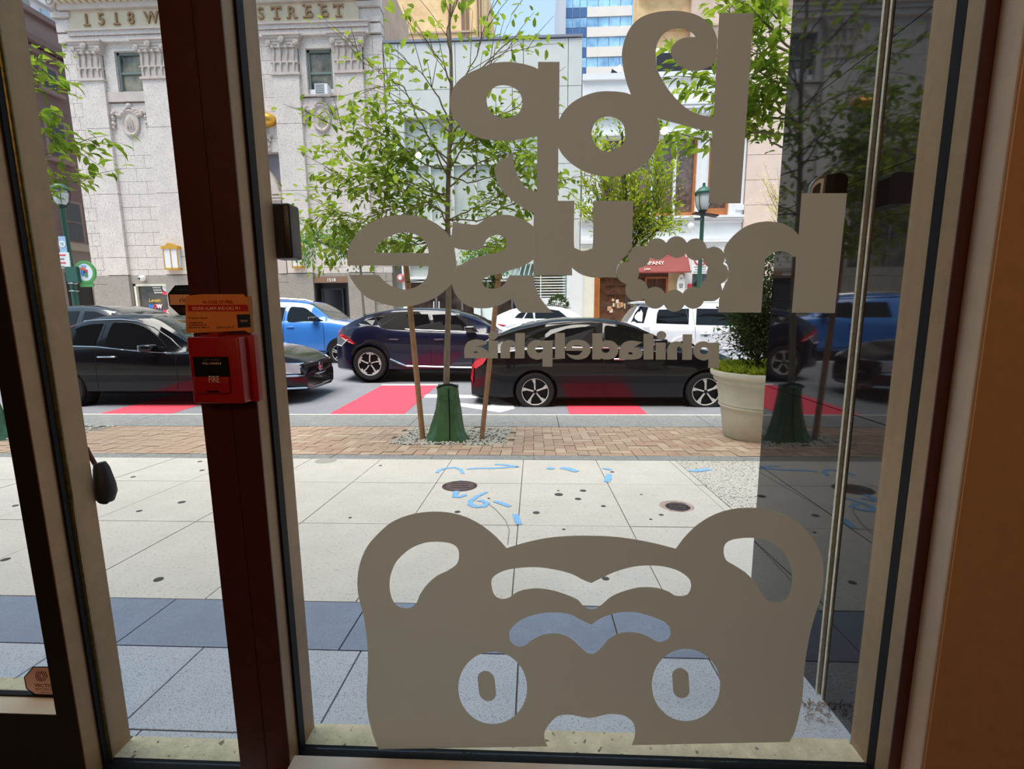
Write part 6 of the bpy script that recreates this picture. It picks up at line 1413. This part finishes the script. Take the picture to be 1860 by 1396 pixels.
# sill bush
def blob(name, label, c, rx, ry, rz, n, l, m, cat='bush', parent=None, ratio=.5):
    V, Fc = [], []
    for _ in range(n):
        u = Vector((R.gauss(0, 1), R.gauss(0, 1), R.gauss(0, 1))).normalized() * R.uniform(.5, 1) ** .6
        p = Vector(c) + Vector((u.x * rx, u.y * ry, u.z * rz)); leaf_geo(V, Fc, p, u + Vector((R.uniform(-.6, .6), R.uniform(-.6, .6), R.uniform(-.3, .6))), Vector((R.uniform(-1, 1), R.uniform(-1, 1), 1)), l * R.uniform(.6, 1.2), l * ratio)
    return obj(name, pyd(V, Fc), m, parent, **({'label': label, 'cat': cat} if label else {}))
sb_ = at(1014, 553, 17.8); bu = empty('potted_bush', (sb_.x, 17.8, -.24), 'round dark evergreen bush in a pot below the barred window', 'bush')
o = blob('foliage', None, (sb_.x, 17.8, sb_.z), .36, .34, .32, 700, .10, m_leafd, parent=bu); o['kind'] = 'stuff'
MB().lathe([(0, -.24), (.2, -.24), (.26, sb_.z - .25), (.22, sb_.z - .25), (0, sb_.z - .3)], (sb_.x, 17.8, 0), 'z', 18).build('pot', m_trim, bu)
MB().tube([(sb_.x, 17.8, sb_.z - .32), (sb_.x, 17.8, sb_.z)], .03, 6).build('stem', m_bark2, bu)
# ---------------- planter ----------------
py_ = 5.05; pc = at(1377, 790, py_); pz0 = walk_z(py_ - .2) + .0; rt_ = pc.x - at(1295, 680, py_).x; ztop = at(1377, 676, py_ - .2).z
pl = empty('planter', (pc.x, py_, pz0), 'big round off-white planter pot beside the kerb at the right', 'planter')
H = ztop - pz0; rp_ = lambda f: rt_ * f
m_pot = mat('off_white_planter', '#cfcbb8', .75, noise=.07, scale=6, bump=.15)
prof = [(0, pz0), (rp_(.66), pz0), (rp_(.68), pz0 + .01), (rp_(.765), pz0 + H * .44), (rp_(.80), pz0 + H * .455), (rp_(.81), pz0 + H * .475), (rp_(.785), pz0 + H * .49), (rp_(.81), pz0 + H * .515), (rp_(.80), pz0 + H * .535), (rp_(.87), pz0 + H * .82), (rp_(.915), pz0 + H * .84), (rp_(.935), pz0 + H * .875), (rp_(.93), pz0 + H * .9), (rp_(.99), pz0 + H * .93), (rp_(1.0), pz0 + H * .97), (rp_(.99), pz0 + H), (rp_(.93), pz0 + H), (rp_(.91), pz0 + H * .93)]
MB().lathe(prof, (pc.x, py_, 0), 'z', 56).build('pot', m_pot, pl, True)
MB().lathe([(0, ztop - .03), (rp_(.92), ztop - .035), (rp_(.92), ztop - .06)], (pc.x, py_, 0), 'z', 40).build('soil', mat('dark_soil', '#3a3024', .95), pl)
gl = MB(); V, Fc = [], []
for _ in range(2600):
    t, rr = R.uniform(0, 6.3), math.sqrt(R.random()) * rp_(.95); p = Vector((pc.x + rr * math.cos(t), py_ + rr * math.sin(t), ztop - .03 + R.uniform(0, .06)))
    leaf_geo(V, Fc, p, Vector((math.cos(t) * .5 + R.uniform(-.5, .5), math.sin(t) * .5 + R.uniform(-.5, .5), R.uniform(.3, 1.2))), Vector((R.uniform(-1, 1), R.uniform(-1, 1), .4)), R.uniform(.04, .09), .018)
o = obj('ground_cover', pyd(V, Fc), m_leafy, label='yellow-green creeping ground cover filling the big planter', cat='plant', kind='stuff')
sh = []
for i in range(42): a = R.uniform(-1, 1); z = R.uniform(478, 640); sh.append([(1377, 650 - R.uniform(0, 30)), (1372 + a * 20, 610 + (z - 560) * .3), (1377 + a * 34, z + 20), (1378 + a * R.uniform(30, 52), z)])
grow('dark small-leaved shrub with twisted stem growing in the big planter', [(1374,680),(1377,665),(1375,650),(1379,620),(1377,570),(1378,520)], sh, py_, m_leafd, .046, 8500, 60, .3, (.028, .012), cat='shrub', name='shrub', seg=6, spread=.2, barkm=m_bark2, droop=0, ratio=.5)
# ---------------- street lamps ----------------
m_lg = mat('lamp_green_paint', '#24584a', .45); m_lgd = mat('dark_lamp_green', '#223c36', .5)
def lamp(px_top, top, px_bot, bot, glob, Y, label, rad):
    a, b = at(px_top, top, Y), at(px_bot, bot, Y); x = a.x; z0 = -.24
    e = empty('street_lamp', (x, Y, z0), label, 'street lamp'); zt_, zg0, zg1 = at(px_top, glob[0], Y).z, at(px_top, glob[2], Y).z, at(px_top, glob[1], Y).z
    MB().lathe([(.16, z0), (.16, z0 + .2), (.11, z0 + .35), (.09, z0 + .9), (.06, z0 + 1.2), (rad, z0 + 1.4), (rad * .85, zg0 - .1), (rad * 1.3, zg0 - .05), (0, zg0 - .04)], (x, Y, 0), 'z', 16).build('pole', m_lg, e, True)
    h = zg1 - zg0
    MB().lathe([(.05, zg0 - .04), (.10, zg0 + .06), (.17, zg0 + h * .35), (.20, zg0 + h * .75), (.19, zg0 + h)], (x, Y, 0), 'z', 20).build('globe', mat('lamp_globe', '#c9cfcd', .2, noise=.05), e, True)
    MB().lathe([(.24, zg1 - .02), (.25, zg1 + .04), (.20, zg1 + .10), (.12, zg1 + .17), (.05, zg1 + .2), (.035, zg1 + .28), (.04, zg1 + .3), (0, zt_)], (x, Y, 0), 'z', 20).build('cap', m_lg, e, True)
    MB().lathe([(.03, zg0 - .1), (.09, zg0 - .02), (.11, zg0 + .07), (.06, zg0 + .08)], (x, Y, 0), 'z', 16).build('cup', m_lgd, e, True)
    for k in range(4):
        t = math.pi / 4 + k * math.pi / 2; cc_, ss = math.cos(t), math.sin(t)
        MB().tube([(x + cc_ * .09, Y + ss * .09, zg0), (x + cc_ * .21, Y + ss * .21, zg0 + h * .4), (x + cc_ * .245, Y + ss * .245, zg0 + h * .8), (x + cc_ * .24, Y + ss * .24, zg1)], .012, 5).build('cage_rib', m_lgd, e)
    return e, x
e1, lx = lamp(1279, 332, 1276, 500, (332, 352, 386), 15.0, 'dark green lamp post with glass lantern in front of the white building', .065)
q = at(1283, 389, 14.9); box('solar_plate', m_trim, q.x - .35, q.x + .33, 14.8, 15.1, q.z - .015, q.z + .015, e1, rot=(0, math.radians(8), 0))
q = at(1263, 398, 14.9); box('bracket', mat('galvanised', '#9aa0a2', .4, .7), q.x, lx, 14.95, 15.0, q.z - .02, q.z + .05, e1); 
q = at(1256, 410, 14.9); MB().lathe([(0, -.14), (.08, -.12), (.11, -.02), (.09, .04), (.05, .09), (0, .1)], (q.x, 14.95, q.z), 'z', 16).build('camera_dome', m_wh, e1, True)
e2, lx2 = lamp(106, 330, 128, 560, (330, 345, 376), 15.4, 'dark green lamp post with signs at the far left', .085)
# signs on the left pole
q = at(111, 443, 15.2); s1 = empty('round_sign', (q.x, 15.25, q.z), 'blue and white round sign fixed high on the left lamp post', 'sign')
box('plate', mat('pale_blue_plate', '#9db8d8', .5), q.x - .09, q.x + .13, 15.22, 15.25, q.z - .25, q.z + .24, s1)
MB().lathe([(.06, 0), (.06, -.01), (.1, -.01), (.1, 0)], (q.x + .02, 15.22, q.z), 'y', 20).build('ring', m_wh, s1); box('bar', m_wh, q.x + .01, q.x + .03, 15.20, 15.22, q.z - .05, q.z + .05, s1)
p0, p1 = at(107, 487, 15.2), at(124, 458, 15.2); s2 = empty('parking_sign', ((p0.x + p1.x) / 2, 15.22, p0.z), 'white parking regulation sign with small red print on the left lamp post', 'sign')
box('plate', m_wh, p0.x, p1.x, 15.2, 15.23, p0.z, p1.z, s2)
for k, (w, m) in enumerate(((.8, 1), (.6, 0), (.7, 1), (.5, 0))): box('print_line', mat('sign_red', '', .5) if m else m_sash, p0.x + .04, p0.x + .04 + (p1.x - p0.x - .08) * w, 15.19, 15.2, p1.z - .1 - k * .12, p1.z - .06 - k * .12, s2)
p0, p1 = at(121, 512, 15.1), at(135, 484, 15.1); box('control_box', m_lg, p0.x, p1.x + .05, 15.1, 15.3, p0.z, p1.z, e2)
for k in range(3): q = at(124 + k * 1.5, 500 + k * 14, 15.2); MB().lathe([(.12, -.02), (.13, 0), (.12, .02)], (lx2, 15.4, q.z), 'z', 14).build('steel_band', mat('galvanised', '', .4, .7), e2)
q = at(153, 494, 15.2); s3 = empty('round_sign', (q.x, 15.25, q.z), 'round green-rimmed street emblem sign with coloured patches, left of the bank', 'sign')
m_sg = mat('sign_green', '#4f9a52', .5)
MB().lathe([(0, -.03), (.27, -.03), (.27, .01)], (q.x, 15.25, q.z), 'y', 32, 1, 1.02).build('face', mat('pale_sign_face', '#dfe6ea', .5), s3)
MB().lathe([(.27, -.04), (.35, -.04), (.35, .02), (.27, .02)], (q.x, 15.25, q.z), 'y', 32, 1, 1.02).build('rim', m_sg, s3)
for i, (dx, dz, w, h, c) in enumerate(((-.05, .10, .16, .07, '#d8644a'), (.05, .03, .09, .10, '#c24a52'), (-.07, -.03, .09, .16, '#3f7fd0'), (.04, -.09, .09, .12, '#4a8f58'), (.0, .0, .06, .06, '#3a4a9a'), (-.02, .19, .16, .05, '#7aa6d8'))):
    box('colour_patch', mat('patch_%s' % 'abcdef'[i], c, .5), q.x + dx - w / 2, q.x + dx + w / 2, 15.205, 15.22, q.z + dz - h / 2, q.z + dz + h / 2, s3)
box('name_tab', m_sg, q.x - .22, q.x + .22, 15.22, 15.26, q.z - .46, q.z - .34, s3); MB().tube([(q.x, 15.27, q.z), (lx2, 15.4, q.z)], .03, 6).build('arm', m_lgd, s3)
